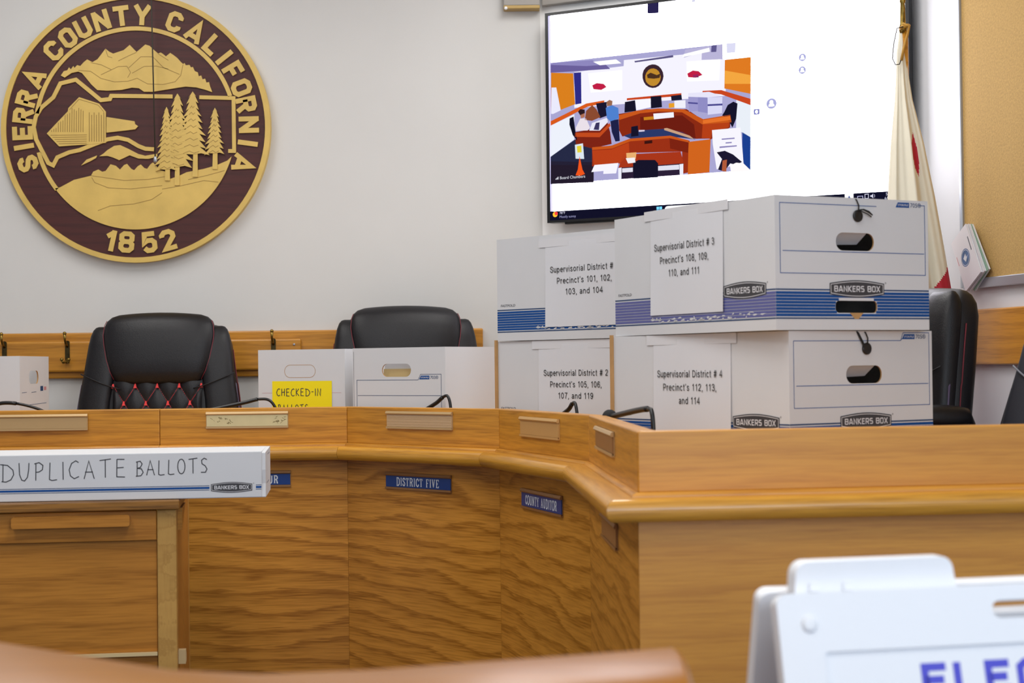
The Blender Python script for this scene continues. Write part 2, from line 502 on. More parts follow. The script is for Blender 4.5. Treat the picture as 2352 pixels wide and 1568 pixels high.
TECH = {
 'B': (.74, [[(.08, .08), (.08, .92), (.6, .92), (.66, .84), (.66, .6), (.58, .52), (.08, .52)], [(.58, .52), (.68, .44), (.68, .16), (.6, .08), (.08, .08)]]),
 'A': (.8, [[(.04, 0), (.34, .92), (.46, .92), (.76, 0)], [(.2, .26), (.6, .26)]]),
 'N': (.72, [[(.08, 0), (.08, .94), (.64, .06), (.64, 1)]]),
 'K': (.72, [[(.08, 0), (.08, 1)], [(.66, 1), (.2, .5), (.68, 0)]]),
 'E': (.62, [[(.6, .92), (.08, .92), (.08, .08), (.6, .08)], [(.08, .52), (.54, .52)]]),
 'R': (.74, [[(.08, 0), (.08, .92), (.58, .92), (.66, .84), (.66, .52), (.58, .44), (.08, .44)], [(.36, .44), (.7, 0)]]),
 'S': (.66, [[(.6, .92), (.16, .92), (.08, .84), (.08, .58), (.16, .52), (.52, .52), (.6, .44), (.6, .16), (.52, .08), (.06, .08)]]),
 'O': (.74, [[(.16, .08), (.08, .18), (.08, .82), (.16, .92), (.58, .92), (.66, .82), (.66, .18), (.58, .08), (.16, .08), (.08, .18)]]),
 'X': (.72, [[(.04, 1), (.68, 0)], [(.68, 1), (.04, 0)]]),
}
def _sf(x, y, k=.13): return (.42, [(x - k, y), (x + k, y)])
SLAB = {
 'D': (.62, [[(.13, 0), (.13, 1)], [(.02, .97), (.36, .97), (.54, .78), (.56, .5), (.54, .22), (.36, .03), (.02, .03)]]),
 'I': (.26, [[(.13, 0), (.13, 1)], _sf(.13, .97), _sf(.13, .03)]),
 'S': (.48, [[(.42, .72), (.4, .9), (.24, .97), (.08, .86), (.07, .68), (.2, .55), (.36, .42), (.42, .26), (.36, .08), (.2, .03), (.07, .12), (.05, .3)]]),
 'T': (.54, [[(.27, 0), (.27, 1)], (.6, [(.02, .96), (.52, .96)]), (.5, [(.03, .98), (.03, .74)]), (.5, [(.51, .98), (.51, .74)]), _sf(.27, .03)]),
 'R': (.62, [[(.13, 0), (.13, 1)], [(.02, .97), (.36, .97), (.5, .84), (.5, .62), (.38, .5), (.13, .48)], [(.34, .48), (.46, .3), (.48, .06), (.6, .03)], _sf(.13, .03)]),
 'C': (.56, [[(.5, .68), (.46, .9), (.3, .97), (.12, .82), (.07, .5), (.12, .18), (.3, .03), (.44, .08), (.52, .3)]]),
 'F': (.52, [[(.13, 0), (.13, 1)], (.6, [(.02, .96), (.48, .96)]), (.5, [(.48, .98), (.48, .74)]), (.6, [(.13, .5), (.36, .5)]), _sf(.13, .03)]),
 'V': (.6, [[(.1, 1), (.3, .04)], (.7, [(.5, 1), (.3, .04)]), _sf(.1, .97), _sf(.5, .97)]),
 'E': (.54, [[(.13, 0), (.13, 1)], (.6, [(.02, .96), (.5, .96)]), (.6, [(.02, .04), (.5, .04)]), (.6, [(.13, .5), (.38, .5)]), (.5, [(.5, .98), (.5, .74)]), (.5, [(.5, .02), (.5, .26)])]),
 'O': (.56, [_o(.56)]),
 'U': (.62, [[(.13, 1), (.13, .28), (.2, .07), (.32, .03), (.44, .08), (.5, .28), (.5, 1)], _sf(.13, .97), _sf(.5, .97)]),
 'N': (.64, [[(.12, 0), (.12, 1)], [(.12, .98), (.52, .02)], [(.52, 0), (.52, 1)], _sf(.1, .97), _sf(.12, .03), _sf(.52, .97)]),
 'Y': (.58, [[(.29, 0), (.29, .45)], [(.08, 1), (.29, .43)], (.7, [(.5, 1), (.29, .43)]), _sf(.08, .97), _sf(.5, .97), _sf(.29, .03)]),
 'A': (.62, [(.7, [(.1, 0), (.3, 1)]), [(.3, 1), (.52, 0)], (.6, [(.16, .3), (.46, .3)]), _sf(.1, .03), _sf(.52, .03)]),
}

SANS = {
 'a': (.62, [[(.1, .53), (.16, .64), (.3, .68), (.46, .64), (.53, .52), (.53, .1), (.6, .03)], [(.53, .43), (.3, .38), (.12, .3), (.08, .19), (.14, .08), (.27, .05), (.44, .12), (.53, .27)]]),
 'c': (.6, [arc(.34, .365, .27, .31, 40, 320, 14)]),
 'd': (.62, [arc(.32, .365, .25, .31, 0, 360, 18), [(.57, 0), (.57, 1)]]),
 'e': (.62, [[(.07, .39), (.6, .39)] + arc(.34, .365, .27, .31, 4, 318, 14)]),
 'i': (.15, [[(.08, 0), (.08, .73)], [(.08, .87), (.08, 1)]]),
 'l': (.15, [[(.08, 0), (.08, 1)]]),
 'n': (.58, [[(.08, 0), (.08, .73)], [(.08, .42)] + arc(.3, .44, .22, .23, 180, 0, 8) + [(.52, 0)]]),
 'o': (.66, [arc(.33, .365, .27, .31, 0, 360, 18)]),
 'p': (.64, [[(.08, -.27), (.08, .73)], arc(.34, .365, .25, .31, 0, 360, 18)]),
 'r': (.36, [[(.08, 0), (.08, .73)], [(.08, .42), (.12, .56), (.21, .66), (.37, .67)]]),
 's': (.58, [[(.5, .53), (.44, .64), (.3, .68), (.14, .64), (.09, .53), (.15, .43), (.3, .37), (.46, .31), (.52, .2), (.45, .09), (.3, .05), (.14, .09), (.07, .21)]]),
 't': (.34, [[(.16, .95), (.16, .14), (.2, .06), (.33, .05)], [(.01, .68), (.33, .68)]]),
 'u': (.58, [[(.07, .73), (.07, .28)] + arc(.28, .28, .21, .23, 180, 330, 8), [(.52, 0), (.52, .73)]]),
 'v': (.56, [[(.02, .73), (.28, .02), (.54, .73)]]),
 '\u2019': (.14, [[(.08, 1), (.08, .88), (.02, .76)]]),
 ',': (.16, [[(.1, .12), (.1, -.02), (.03, -.16)]]),
 'D': (.8, [[(.4, .06), (.1, .06), (.1, .94), (.4, .94)] + arc(.38, .5, .36, .44, 80, -90, 12)]),
 'S': (.74, [[(.67, .72), (.63, .86), (.52, .94), (.36, .96), (.2, .92), (.11, .8), (.12, .66), (.24, .57), (.42, .52), (.6, .46), (.7, .34), (.68, .18), (.56, .08), (.38, .04), (.2, .08), (.1, .18), (.06, .32)]]),
 'P': (.72, [[(.1, 0), (.1, .94), (.42, .94)] + arc(.42, .69, .25, .25, 80, -90, 8) + [(.1, .44)]]),
 '#': (.72, [[(.16, 0), (.3, 1)], [(.42, 0), (.56, 1)], [(.04, .68), (.7, .68)], [(.02, .33), (.67, .33)]]),
 '0': (.64, [arc(.32, .5, .26, .45, 0, 360, 18)]),
 '1': (.56, [[(.12, .74), (.26, .83), (.36, .98)], [(.36, 1), (.36, 0)]]),
 '2': (.64, [[(.08, .7), (.12, .86), (.24, .95), (.38, .95), (.52, .88), (.57, .74), (.52, .58), (.3, .34), (.1, .14), (.07, .06), (.6, .06)]]),
 '3': (.64, [[(.08, .74), (.14, .88), (.26, .95), (.4, .94), (.52, .86), (.54, .7), (.46, .58), (.28, .53), (.46, .49), (.58, .38), (.58, .22), (.5, .1), (.34, .05), (.18, .08), (.07, .26)]]),
 '4': (.66, [[(.47, 0), (.47, .98), (.04, .3), (.66, .3)]]),
 '5': (.64, [[(.54, .94), (.18, .94), (.1, .5), (.24, .6), (.36, .62), (.52, .54), (.59, .36), (.55, .18), (.42, .06), (.28, .05), (.14, .1), (.07, .24)]]),
 '6': (.64, [[(.56, .74), (.5, .89), (.36, .95), (.2, .88), (.1, .68), (.07, .38)] + arc(.33, .32, .26, .27, 180, 540, 16)]),
 '7': (.64, [[(.06, .94), (.6, .94), (.4, .62), (.28, .3), (.24, 0)]]),
 '8': (.66, [arc(.33, .73, .21, .22, 0, 360, 14), arc(.33, .28, .26, .24, 0, 360, 14)]),
 '9': (.64, [[(.08, .26), (.14, .11), (.28, .05), (.44, .12), (.54, .32), (.57, .62)] + arc(.31, .68, .26, .27, 0, 360, 16)]),
}
BOLD = {
 'S': (.66, [[(.55, .66), (.55, .76), (.43, .89), (.23, .89), (.11, .78), (.11, .66), (.19, .56), (.47, .44), (.55, .34), (.55, .22), (.43, .11), (.23, .11), (.11, .24), (.11, .34)]]),
 'I': (.22, [[(.11, 0), (.11, 1)]]),
 'E': (.58, [[(.58, .89), (.11, .89), (.11, .11), (.58, .11)], [(.11, .5), (.52, .5)]]),
 'R': (.66, [[(.11, 0), (.11, .89), (.43, .89), (.54, .8), (.54, .58), (.43, .48), (.11, .48)], [(.34, .48), (.56, 0)]]),
 'A': (.82, [[(.1, 0), (.41, .94), (.72, 0)], [(.2, .26), (.62, .26)]]),
 'C': (.66, [[(.55, .66), (.55, .76), (.43, .89), (.23, .89), (.11, .76), (.11, .24), (.23, .11), (.43, .11), (.55, .24), (.55, .34)]]),
 'O': (.66, [[(.33, .89), (.23, .89), (.11, .76), (.11, .24), (.23, .11), (.43, .11), (.55, .24), (.55, .76), (.43, .89), (.33, .89)]]),
 'U': (.66, [[(.11, 1), (.11, .24), (.23, .11), (.43, .11), (.55, .24), (.55, 1)]]),
 'N': (.72, [[(.11, 0), (.11, 1)], [(.11, .93), (.61, .07)], [(.61, 0), (.61, 1)]]),
 'T': (.64, [[(0, .89), (.64, .89)], [(.32, .89), (.32, 0)]]),
 'Y': (.76, [[(.09, 1), (.38, .44), (.67, 1)], [(.38, .5), (.38, 0)]]),
 'L': (.56, [[(.11, 1), (.11, .11), (.56, .11)]]),
 'F': (.56, [[(.11, 0), (.11, .89), (.56, .89)], [(.11, .46), (.5, .46)]]),
 '1': (.42, [[(.04, .66), (.3, .9)], [(.31, 1), (.31, 0)]]),
 '8': (.68, [[(.33, .89), (.22, .89), (.12, .8), (.12, .62), (.22, .52), (.46, .52), (.56, .62), (.56, .8), (.46, .89), (.33, .89)], [(.34, .52), (.22, .52), (.11, .4), (.11, .22), (.22, .11), (.46, .11), (.57, .22), (.57, .4), (.46, .52), (.34, .52)]]),
 '5': (.66, [[(.58, .89), (.15, .89), (.12, .5), (.24, .58), (.44, .58), (.55, .47), (.55, .22), (.43, .11), (.23, .11), (.11, .24)]]),
 '2': (.66, [[(.11, .68), (.11, .77), (.23, .89), (.43, .89), (.55, .77), (.55, .62), (.14, .11), (.6, .11)]]),
}
PIC = [('a9a6d2',1,[(18,-170),(640,-169),(640,-220),(735,-220),(729,-582),(13,-583)]),('f4f2ff',2,[(107,-210),(290,-207),(291,-187),(573,-190),(650,-221),(648,-337),(106,-331)]),('8d86bd',2,[(18,-171),(175,-176),(219,-200),(18,-201)]),('6a5f9a',3,[(18,-177),(153,-194),(225,-196),(241,-212),(18,-204)]),('ffffff',4,[(178,-182),(263,-182),(282,-197),(203,-196)]),('ffffff',4,[(505,-188),(594,-176),(596,-189),(500,-198)]),('b9b4d8',3,[(510,-174),(640,-170),(640,-218),(567,-213),(568,-189),(505,-200)]),('5d578a',4,[(602,-170),(620,-170),(618,-192),(600,-191)]),('5a5480',4,[(329,-194),(468,-188),(468,-195),(331,-199)]),('d97f1e',3,[(20,-204),(103,-214),(109,-319),(38,-338),(18,-334)]),('2e2c86',4,[(106,-212),(133,-213),(133,-318),(110,-320)]),('e9e9fb',4,[(21,-255),(39,-256),(55,-335),(26,-345),(18,-344)]),('de7a22',3,[(647,-221),(735,-220),(733,-338),(644,-313)]),('f2a640',4,[(646,-255),(734,-278),(733,-306),(645,-298)]),('c9461f',4,[(569,-314),(633,-317),(733,-354),(732,-374),(633,-331),(568,-318)]),('c9461f',4,[(300,-315),(495,-315),(495,-324),(300,-322)]),('d85a1c',4,[(16,-369),(151,-320),(218,-315),(217,-325),(156,-331),(16,-384)]),('ecf0fa',3,[(16,-384),(106,-352),(104,-438),(14,-490)]),('e8eef6',3,[(684,-350),(733,-374),(731,-477),(682,-447)]),('1c3f8f',3,[(703,-458),(731,-477),(729,-580),(701,-568)]),('262a45',3,[(14,-490),(107,-438),(171,-473),(170,-528),(14,-518)]),('241c2c',3,[(14,-505),(176,-519),(175,-587),(13,-583)]),('ffffff',5,[(159,-219),(285,-219),(284,-286),(168,-285)]),('ffffff',5,[(514,-213),(632,-217),(627,-285),(515,-279)]),('c01f45',6,[(174,-261),(191,-255),(216,-260),(226,-271),(207,-279),(179,-274)]),('c01f45',6,[(517,-253),(536,-245),(556,-249),(569,-262),(546,-269),(520,-265)]),('5a2c6a',6,[(535,-259),(554,-259),(556,-269),(538,-268)]),('3a2530',5,[(433,-254),(430,-266),(424,-277),(415,-285),(404,-289),(392,-289),(380,-285),(369,-277),(362,-266),(358,-253),(358,-240),(362,-228),(370,-219),(381,-213),(393,-211),(405,-213),(416,-219),(425,-229),(431,-241)]),('c08a2e',6,[(423,-256),(421,-266),(415,-275),(407,-281),(397,-283),(387,-281),(378,-275),(371,-267),(368,-257),(368,-246),(372,-237),(379,-229),(388,-225),(398,-225),(408,-229),(416,-236),(421,-246)]),('4a3020',7,[(374,-244),(387,-238),(409,-248),(422,-244),(419,-258),(398,-259),(376,-255)]),('17162a',5,[(293,-327),(330,-324),(333,-360),(291,-362)]),('17162a',5,[(386,-317),(424,-318),(426,-355),(387,-356)]),('1b1a30',5,[(458,-321),(495,-320),(497,-337),(460,-337)]),('f6f6ff',5,[(330,-324),(386,-325),(386,-352),(334,-358)]),('e8a02a',6,[(450,-345),(470,-345),(470,-359),(450,-360)]),('efeff8',6,[(470,-338),(509,-339),(509,-365),(470,-362)]),('9c98cc',6,[(519,-326),(553,-327),(552,-378),(521,-378)]),('8f8cc4',6,[(553,-327),(586,-332),(586,-388),(552,-380)]),('e6e4f8',7,[(519,-317),(592,-319),(637,-337),(586,-337),(519,-329)]),('d8d8f4',7,[(586,-337),(637,-339),(635,-392),(586,-393)]),('4c4a90',8,[(586,-359),(637,-361),(637,-367),(586,-365)]),('4c4a90',8,[(518,-346),(552,-351),(552,-356),(518,-351)]),('15142a',6,[(655,-367),(674,-358),(688,-365),(683,-413),(670,-441),(652,-410),(635,-399),(642,-390)]),('8a2a14',5,[(269,-365),(370,-357),(513,-369),(570,-409),(663,-402),(662,-440),(595,-474),(590,-471),(564,-469),(543,-468),(433,-427),(282,-441),(271,-420)]),('c8571c',6,[(269,-369),(337,-359),(412,-358),(502,-368),(570,-406),(663,-399),(667,-424),(567,-423),(497,-378),(412,-368),(348,-369),(272,-385)]),('e6722a',7,[(569,-409),(663,-403),(664,-416),(569,-421)]),('b53f18',6,[(568,-422),(660,-423),(657,-440),(600,-450),(595,-472),(564,-467)]),('6d1d12',6,[(348,-381),(497,-388),(538,-421),(543,-468),(441,-426),(347,-426)]),('f3f3ff',8,[(395,-374),(467,-375),(468,-392),(397,-393)]),('c9821c',7,[(360,-383),(396,-383),(397,-393),(361,-393)]),('2a3868',6,[(287,-439),(342,-425),(438,-427),(501,-443),(543,-470),(454,-454),(314,-451)]),('16142a',7,[(315,-411),(339,-409),(341,-443),(314,-444)]),('d6d0e6',8,[(342,-424),(363,-425),(363,-430),(342,-430)]),('caa080',7,[(433,-425),(443,-425),(522,-456),(538,-469),(522,-464),(433,-431)]),('7d2415',5,[(108,-413),(205,-405),(228,-387),(238,-423),(243,-463),(171,-473),(110,-453)]),('c24a1e',6,[(108,-415),(200,-422),(236,-392),(240,-402),(199,-437),(107,-429)]),('e8e8f6',6,[(161,-412),(172,-387),(228,-374),(230,-389),(200,-415)]),('3a3660',7,[(177,-410),(186,-388),(200,-387),(197,-413)]),('e9dfe8',7,[(111,-398),(128,-369),(150,-370),(164,-402),(155,-411),(110,-409)]),('2a1a20',8,[(120,-345),(128,-337),(145,-340),(146,-352),(128,-358)]),('b07055',8,[(128,-356),(145,-351),(145,-365),(131,-369)]),('8a4a30',7,[(150,-345),(173,-327),(189,-343),(203,-370),(172,-380),(145,-375)]),('1a1830',6,[(187,-323),(226,-321),(228,-367),(200,-374)]),('4e80cf',8,[(223,-341),(245,-333),(269,-345),(271,-380),(239,-387),(227,-376)]),('9a6a50',8,[(226,-321),(237,-315),(248,-320),(246,-335),(228,-335)]),('1d2148',7,[(239,-385),(269,-382),(273,-455),(257,-456),(244,-423)]),('111022',6,[(88,-365),(103,-360),(108,-402),(116,-444),(99,-422),(87,-386)]),('9a3016',7,[(171,-470),(237,-470),(309,-453),(454,-454),(522,-473),(515,-576),(494,-579),(495,-506),(314,-498),(275,-530),(170,-533)]),('c8571c',8,[(171,-469),(243,-468),(309,-450),(454,-451),(519,-471),(517,-478),(451,-459),(311,-459),(246,-478),(171,-478)]),('7c2312',8,[(451,-459),(519,-478),(516,-512),(453,-493)]),('3a1512',9,[(362,-462),(390,-461),(390,-471),(362,-472)]),('d0641e',8,[(518,-476),(595,-473),(589,-580),(514,-582)]),('b9401a',9,[(171,-480),(243,-481),(306,-463),(307,-498),(275,-528),(176,-529)]),('a8361a',9,[(284,-501),(490,-506),(500,-545),(267,-544)]),('2c2038',9,[(267,-544),(500,-545),(497,-582),(274,-583)]),('ededfa',10,[(266,-545),(278,-544),(277,-583),(266,-583)]),('ededfa',10,[(485,-547),(499,-546),(498,-582),(486,-583)]),('e0e0ee',10,[(280,-547),(319,-547),(319,-561),(280,-561)]),('e0e0ee',10,[(409,-548),(484,-548),(484,-564),(409,-563)]),('17152a',11,[(320,-531),(340,-523),(399,-527),(410,-539),(409,-585),(321,-584)]),('e8b070',10,[(296,-497),(333,-497),(330,-519),(297,-519)]),('f4f0f4',11,[(294,-514),(327,-514),(329,-531),(302,-532)]),('f6f4ff',9,[(179,-529),(267,-528),(258,-562),(211,-561),(212,-551),(167,-552)]),('f0551c',10,[(124,-495),(134,-541),(143,-557),(125,-562),(108,-559),(117,-540)]),('d9e4ee',9,[(107,-456),(137,-453),(141,-506),(109,-503)]),('e2d03a',10,[(114,-461),(131,-460),(132,-483),(116,-483)]),('f6f4fc',9,[(600,-444),(698,-443),(706,-559),(614,-572),(602,-489)]),('8a82b8',10,[(633,-474),(677,-474),(677,-478),(633,-478)]),('8a82b8',10,[(646,-487),(667,-487),(667,-491),(646,-491)]),('8a82b8',10,[(625,-499),(684,-499),(684,-503),(625,-504)]),('1c1830',10,[(615,-517),(643,-514),(671,-528),(701,-554),(681,-562),(661,-556),(640,-581),(619,-573),(633,-540)]),('b05a3a',11,[(635,-545),(650,-543),(647,-582),(632,-578)]),('fffafa',11,[(660,-563),(681,-555),(706,-559),(729,-582),(726,-585),(663,-584)]),('dcdcf4',2,[(653,-168),(685,-169),(683,-200),(653,-200)]),('2a2550',2,[(379,-7),(419,-7),(418,-42),(415,-44),(382,-42),(378,-38)])]

# ------------------------------------------------------------------ the room
WY = 5.75
K = Vector((0.11, WY)); K2 = Vector((1.249, 5.143)); RD = Vector((0.218, -0.976)).normalized()
K3 = K2 + RD * 6.6
LX = -3.3
def slab(name, a, b, z0, z1, th, m):
    """wall from a to b, thickened outwards (to the left of a->b)"""
    a, b = Vector(a), Vector(b); d = (b - a).normalized(); n = Vector((-d.y, d.x)) * th
    mb = MB()
    mb.fill([tuple(a), tuple(b), tuple(b + n), tuple(a + n)], z0, z1, m)
    return struct(mb.build(name))
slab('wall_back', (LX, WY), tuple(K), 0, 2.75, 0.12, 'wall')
slab('wall_corner', tuple(K), tuple(K2), 0, 2.75, 0.12, 'wall_lit_tone')
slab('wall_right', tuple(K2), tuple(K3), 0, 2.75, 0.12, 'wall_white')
slab('wall_left', (LX, -1.3), (LX, WY), 0, 2.75, 0.12, 'wall')
FP = [(LX, -1.3), (K3.x, -1.3), tuple(K2), tuple(K), (LX, WY)]
mb = MB(); mb.fill(FP, -0.06, 0.0, 'carpet'); struct(mb.build('floor'))
mb = MB(); mb.fill(FP, 2.75, 2.81, 'ceiling'); struct(mb.build('ceiling'))

# oak rail on the right wall
WR = frame((K2.x, K2.y, 0), (RD.x, RD.y, 0), (0, 0, 1))     # x along the wall, y up, z into the room (checked below)
if WR.col[2].xyz.dot(Vector((-1, 0, 0))) < 0:
    WR = frame((K2.x, K2.y, 0), (RD.x, RD.y, 0), (0, 0, 1)) @ Matrix.Scale(-1, 4, (0, 0, 1))
mb = MB(); mb.box(0.03, 1.035, 0.0, 3.2, 1.192, 0.02, 'oak_rail')
struct(mb.build('trim_1', None, WR, bevel=0.004))

# coat rack on the back wall
rack = thing('coat_rack', 'long oak coat rack with brass hooks on the grey wall behind the chairs', 'coat rack', TR(-1.2, WY, 1.1))
mb = MB(); mb.box(-1.3, -0.02, -0.08, 1.10, 0, 0.077, 'oak_rail'); mb.build('backing_board', rack, bevel=0.005)
mb = MB(); mb.box(-1.3, -0.037, -0.058, 0.475, -0.0202, 0.048, 'oak_rail'); mb.build('hook_rail', rack, bevel=0.006)
for sx in (0.452,):
    mb = MB(); mb.lathe([(0.004, 0), (0.004, 0.0015), (0.002, 0.002)], 'alu', 12, T=TR(sx, -0.037, 0.028, 0, PI / 2)); mb.build('screw', rack)
def hook(hx):
    T = TR(hx - (-1.2), -0.037, 0)
    mb = MB()
    mb.fill(rrect(-0.008, -0.028, 0.008, 0.05, 0.007), 0, 0.003, 'brass_dark', T @ frame((0, 0, 0), (1, 0, 0), (0, 0, 1)))
    mb.tube([(0, -0.003, 0.03), (0, -0.02, 0.038), (0, -0.034, 0.052), (0, -0.036, 0.07)], [0.005, 0.0045, 0.004, 0.005], 'brass', 10, T)
    mb.ball((0, -0.036, 0.074), 0.0065, 'brass', T, 8)
    for sx in (-1, 1):
        mb.tube([(0, -0.003, -0.012), (sx * 0.004, -0.012, -0.024), (sx * 0.009, -0.024, -0.026), (sx * 0.012, -0.03, -0.018)], [0.0045, 0.004, 0.004, 0.004], 'brass', 8, T)
        mb.ball((sx * 0.012, -0.031, -0.015), 0.006, 'brass', T, 8)
    mb.build('hook', rack)
for hx in (-1.742, -1.526, -0.819): hook(hx)

# ------------------------------------------------------------------ the county seal on the wall
SC = Vector((-1.287, WY, 1.879)); SR = 0.4635
seal = thing('wall_seal', 'round carved maroon and gold county seal on the grey wall', 'seal',
             Matrix.Translation(SC) @ Matrix.Rotation(math.radians(1.0), 4, 'Y'))
SW = _world[seal.name]
FS = frame((0, 0, 0), (1, 0, 0), (0, 0, 1))          # x right, y up, z toward the room
def sp(*pts): return [((x - 803) / 779 * SR, -(y - 752) / 768 * SR) for x, y in pts]
def circ(r, n=96): return [(r * math.cos(2 * PI * i / n), r * math.sin(2 * PI * i / n)) for i in range(n)]
RK = SR / 779
mb = MB(); mb.fill(circ(SR * 0.985), 0.0, 0.028, 'maroon', FS); mb.build('disc', seal)
mb = MB(); mb.fill([circ(SR), circ(SR * 0.962)[::-1]], 0.0, 0.034, 'gold', FS); mb.build('rim', seal)
mb = MB()
def ringarc(a0, a1): return [(577 * RK * math.cos(math.radians(a)), 577 * RK * math.sin(math.radians(a))) for a in [a0 + (a1 - a0) * i / 60 for i in range(61)]]
mb.ribbon(ringarc(172, 19), 24 * RK, 'gold', 0.028, FS, 0.005)
mb.ribbon(ringarc(194.5, 218.5), 24 * RK, 'gold', 0.028, FS, 0.005)
mb.build('inner_ring', seal)
# lettering around the edge
LET = [('S', 172, 962, 66), ('I', 143, 866, 24), ('E', 128, 787, 62), ('R', 135, 683, 70), ('R', 157, 583, 70), ('A', 212, 468, 84),
       ('C', 302, 293, 72), ('O', 388, 215, 74), ('U', 478, 152, 72), ('N', 590, 112, 76), ('T', 712, 92, 72), ('Y', 836, 94, 84),
       ('C', 1028, 130, 72), ('A', 1140, 210, 84), ('L', 1237, 280, 60), ('I', 1313, 345, 24), ('F', 1372, 412, 58), ('O', 1430, 512, 74),
       ('R', 1463, 610, 70), ('N', 1483, 728, 76), ('I', 1478, 838, 24), ('A', 1443, 958, 84)]
for q, (ch, x, y, w) in enumerate(LET):
    w *= 1.2 if w > 30 else 1.1
    if q in (0, 6, 12): mb = MB()
    (px, py), = sp((x, y))
    a = math.atan2(py, px) - PI / 2
    r = 655 * RK
    T = FS @ Matrix.Translation((r * math.cos(a + PI / 2), r * math.sin(a + PI / 2), 0)) @ Matrix.Rotation(a, 4, 'Z')
    h = 116 * RK
    mb.strokes(BOLD, ch, -w * RK * 0.53, -h / 2, h, 28 * RK, 'gold', 1.06 * BOLD[ch][0] * w * RK / (BOLD[ch][0]), 0.028, T, 0, 0.005)
    if q in (5, 11, 21): mb.build('lettering', seal)
mb = MB()
for ch, x, y, w in (('1', 664, 1394, 54), ('8', 757, 1403, 92), ('5', 888, 1403, 88), ('2', 998, 1390, 96)):
    (px, py), = sp((x, y))
    a = math.atan2(py, px) + PI / 2
    T = FS @ Matrix.Translation((px, py, 0)) @ Matrix.Rotation(a, 4, 'Z')
    h = 122 * RK
    mb.strokes(BOLD, ch, -w * RK / 2, -h / 2, h, 28 * RK, 'gold', w * RK, 0.028, T, 0, 0.005)
mb.build('date_lettering', seal)
# mountains
mb = MB()
mb.fill(sp((368, 455), (385, 430), (405, 425), (415, 408), (425, 420), (440, 400), (446, 412), (462, 395), (480, 400), (500, 378), (520, 362), (550, 378), (580, 360), (603, 330), (625, 300), (648, 318), (670, 328), (700, 318), (730, 308), (765, 278), (785, 298), (805, 318), (830, 297), (855, 275), (880, 282), (905, 305), (930, 326), (945, 320), (958, 328), (975, 342), (1000, 322), (1020, 335), (1040, 350), (1060, 372), (1075, 385), (1083, 380), (1090, 392), (1112, 390), (1120, 404), (1132, 402), (1142, 425), (1160, 432), (1166, 455), (1180, 450), (1188, 472), (1203, 468), (1210, 490), (1226, 488), (1232, 512), (1245, 545), (1200, 530), (1150, 518), (1090, 514), (1050, 520), (960, 535), (900, 545), (850, 545), (820, 525), (780, 522), (720, 535), (640, 540), (580, 537), (545, 505), (520, 475), (490, 440), (468, 432), (430, 440), (390, 467)), 0.028, 0.034, 'gold', FS)
for l in (((470, 425), (540, 430), (600, 470), (680, 490), (760, 485), (810, 468), (870, 500), (960, 503), (1030, 487), (1062, 450), (1075, 388)),
          ((600, 450), (700, 402), (750, 400), (772, 435), (755, 465)), ((625, 302), (640, 345), (665, 352)), ((700, 370), (760, 340), (805, 320)),
          ((540, 380), (600, 392), (660, 420)), ((760, 410), (830, 345), (900, 345), (960, 405), (1055, 445)), ((780, 440), (850, 400), (920, 398), (990, 415)), ((930, 328), (990, 365))):
    mb.ribbon(sp(*l), 3.2 * RK, 'gold_line', 0.0345, FS)
mb.build('mountains', seal)
# county outline
mb = MB()
mb.ribbon(sp((1015, 571), (660, 569), (652, 588), (600, 594), (560, 562), (455, 478), (365, 500), (325, 580), (255, 640), (225, 690), (213, 750), (228, 820), (262, 885), (300, 955), (328, 968), (352, 922), (420, 893), (480, 880), (560, 848), (640, 818), (700, 808), (760, 820), (820, 855), (860, 870), (910, 873)), 23 * RK, 'gold', 0.028, FS, 0.005)
mb.ribbon(sp((1170, 574), (1368, 578), (1374, 880), (1340, 880)), 22 * RK, 'gold', 0.028, FS, 0.005)
mb.build('county_outline', seal)
# covered bridge
mb = MB()
mb.fill(sp((290, 787), (345, 728), (410, 660), (414, 640), (475, 578), (590, 614), (630, 660), (632, 838), (525, 848), (362, 860)), 0.028, 0.034, 'gold', FS)
mb.fill(sp((634, 690), (797, 714), (800, 730), (818, 742), (800, 760), (634, 780)), 0.028, 0.034, 'gold', FS)
for k in range(15):
    x = 318 + k * 13; y0 = max(640, 787 - (x - 300) * 1.1) + (k % 3) * 8
    mb.ribbon(sp((x, y0), (x, 778)), 4 * RK, 'gold_line', 0.0345, FS)
for k in range(7):
    x = 535 + k * 14
    mb.ribbon(sp((x, 665 + (k % 2) * 14), (x + 2, 832)), 4.5 * RK, 'gold_line', 0.0345, FS)
for k in range(5):
    mb.ribbon(sp((312 + k * 12, 797 + k * 12), (522, 793 + k * 12)), 3.5 * RK, 'gold_line', 0.0345, FS)
mb.ribbon(sp((420, 650), (475, 590), (585, 622), (620, 662)), 3 * RK, 'gold_line', 0.0345, FS)
mb.build('covered_bridge', seal)
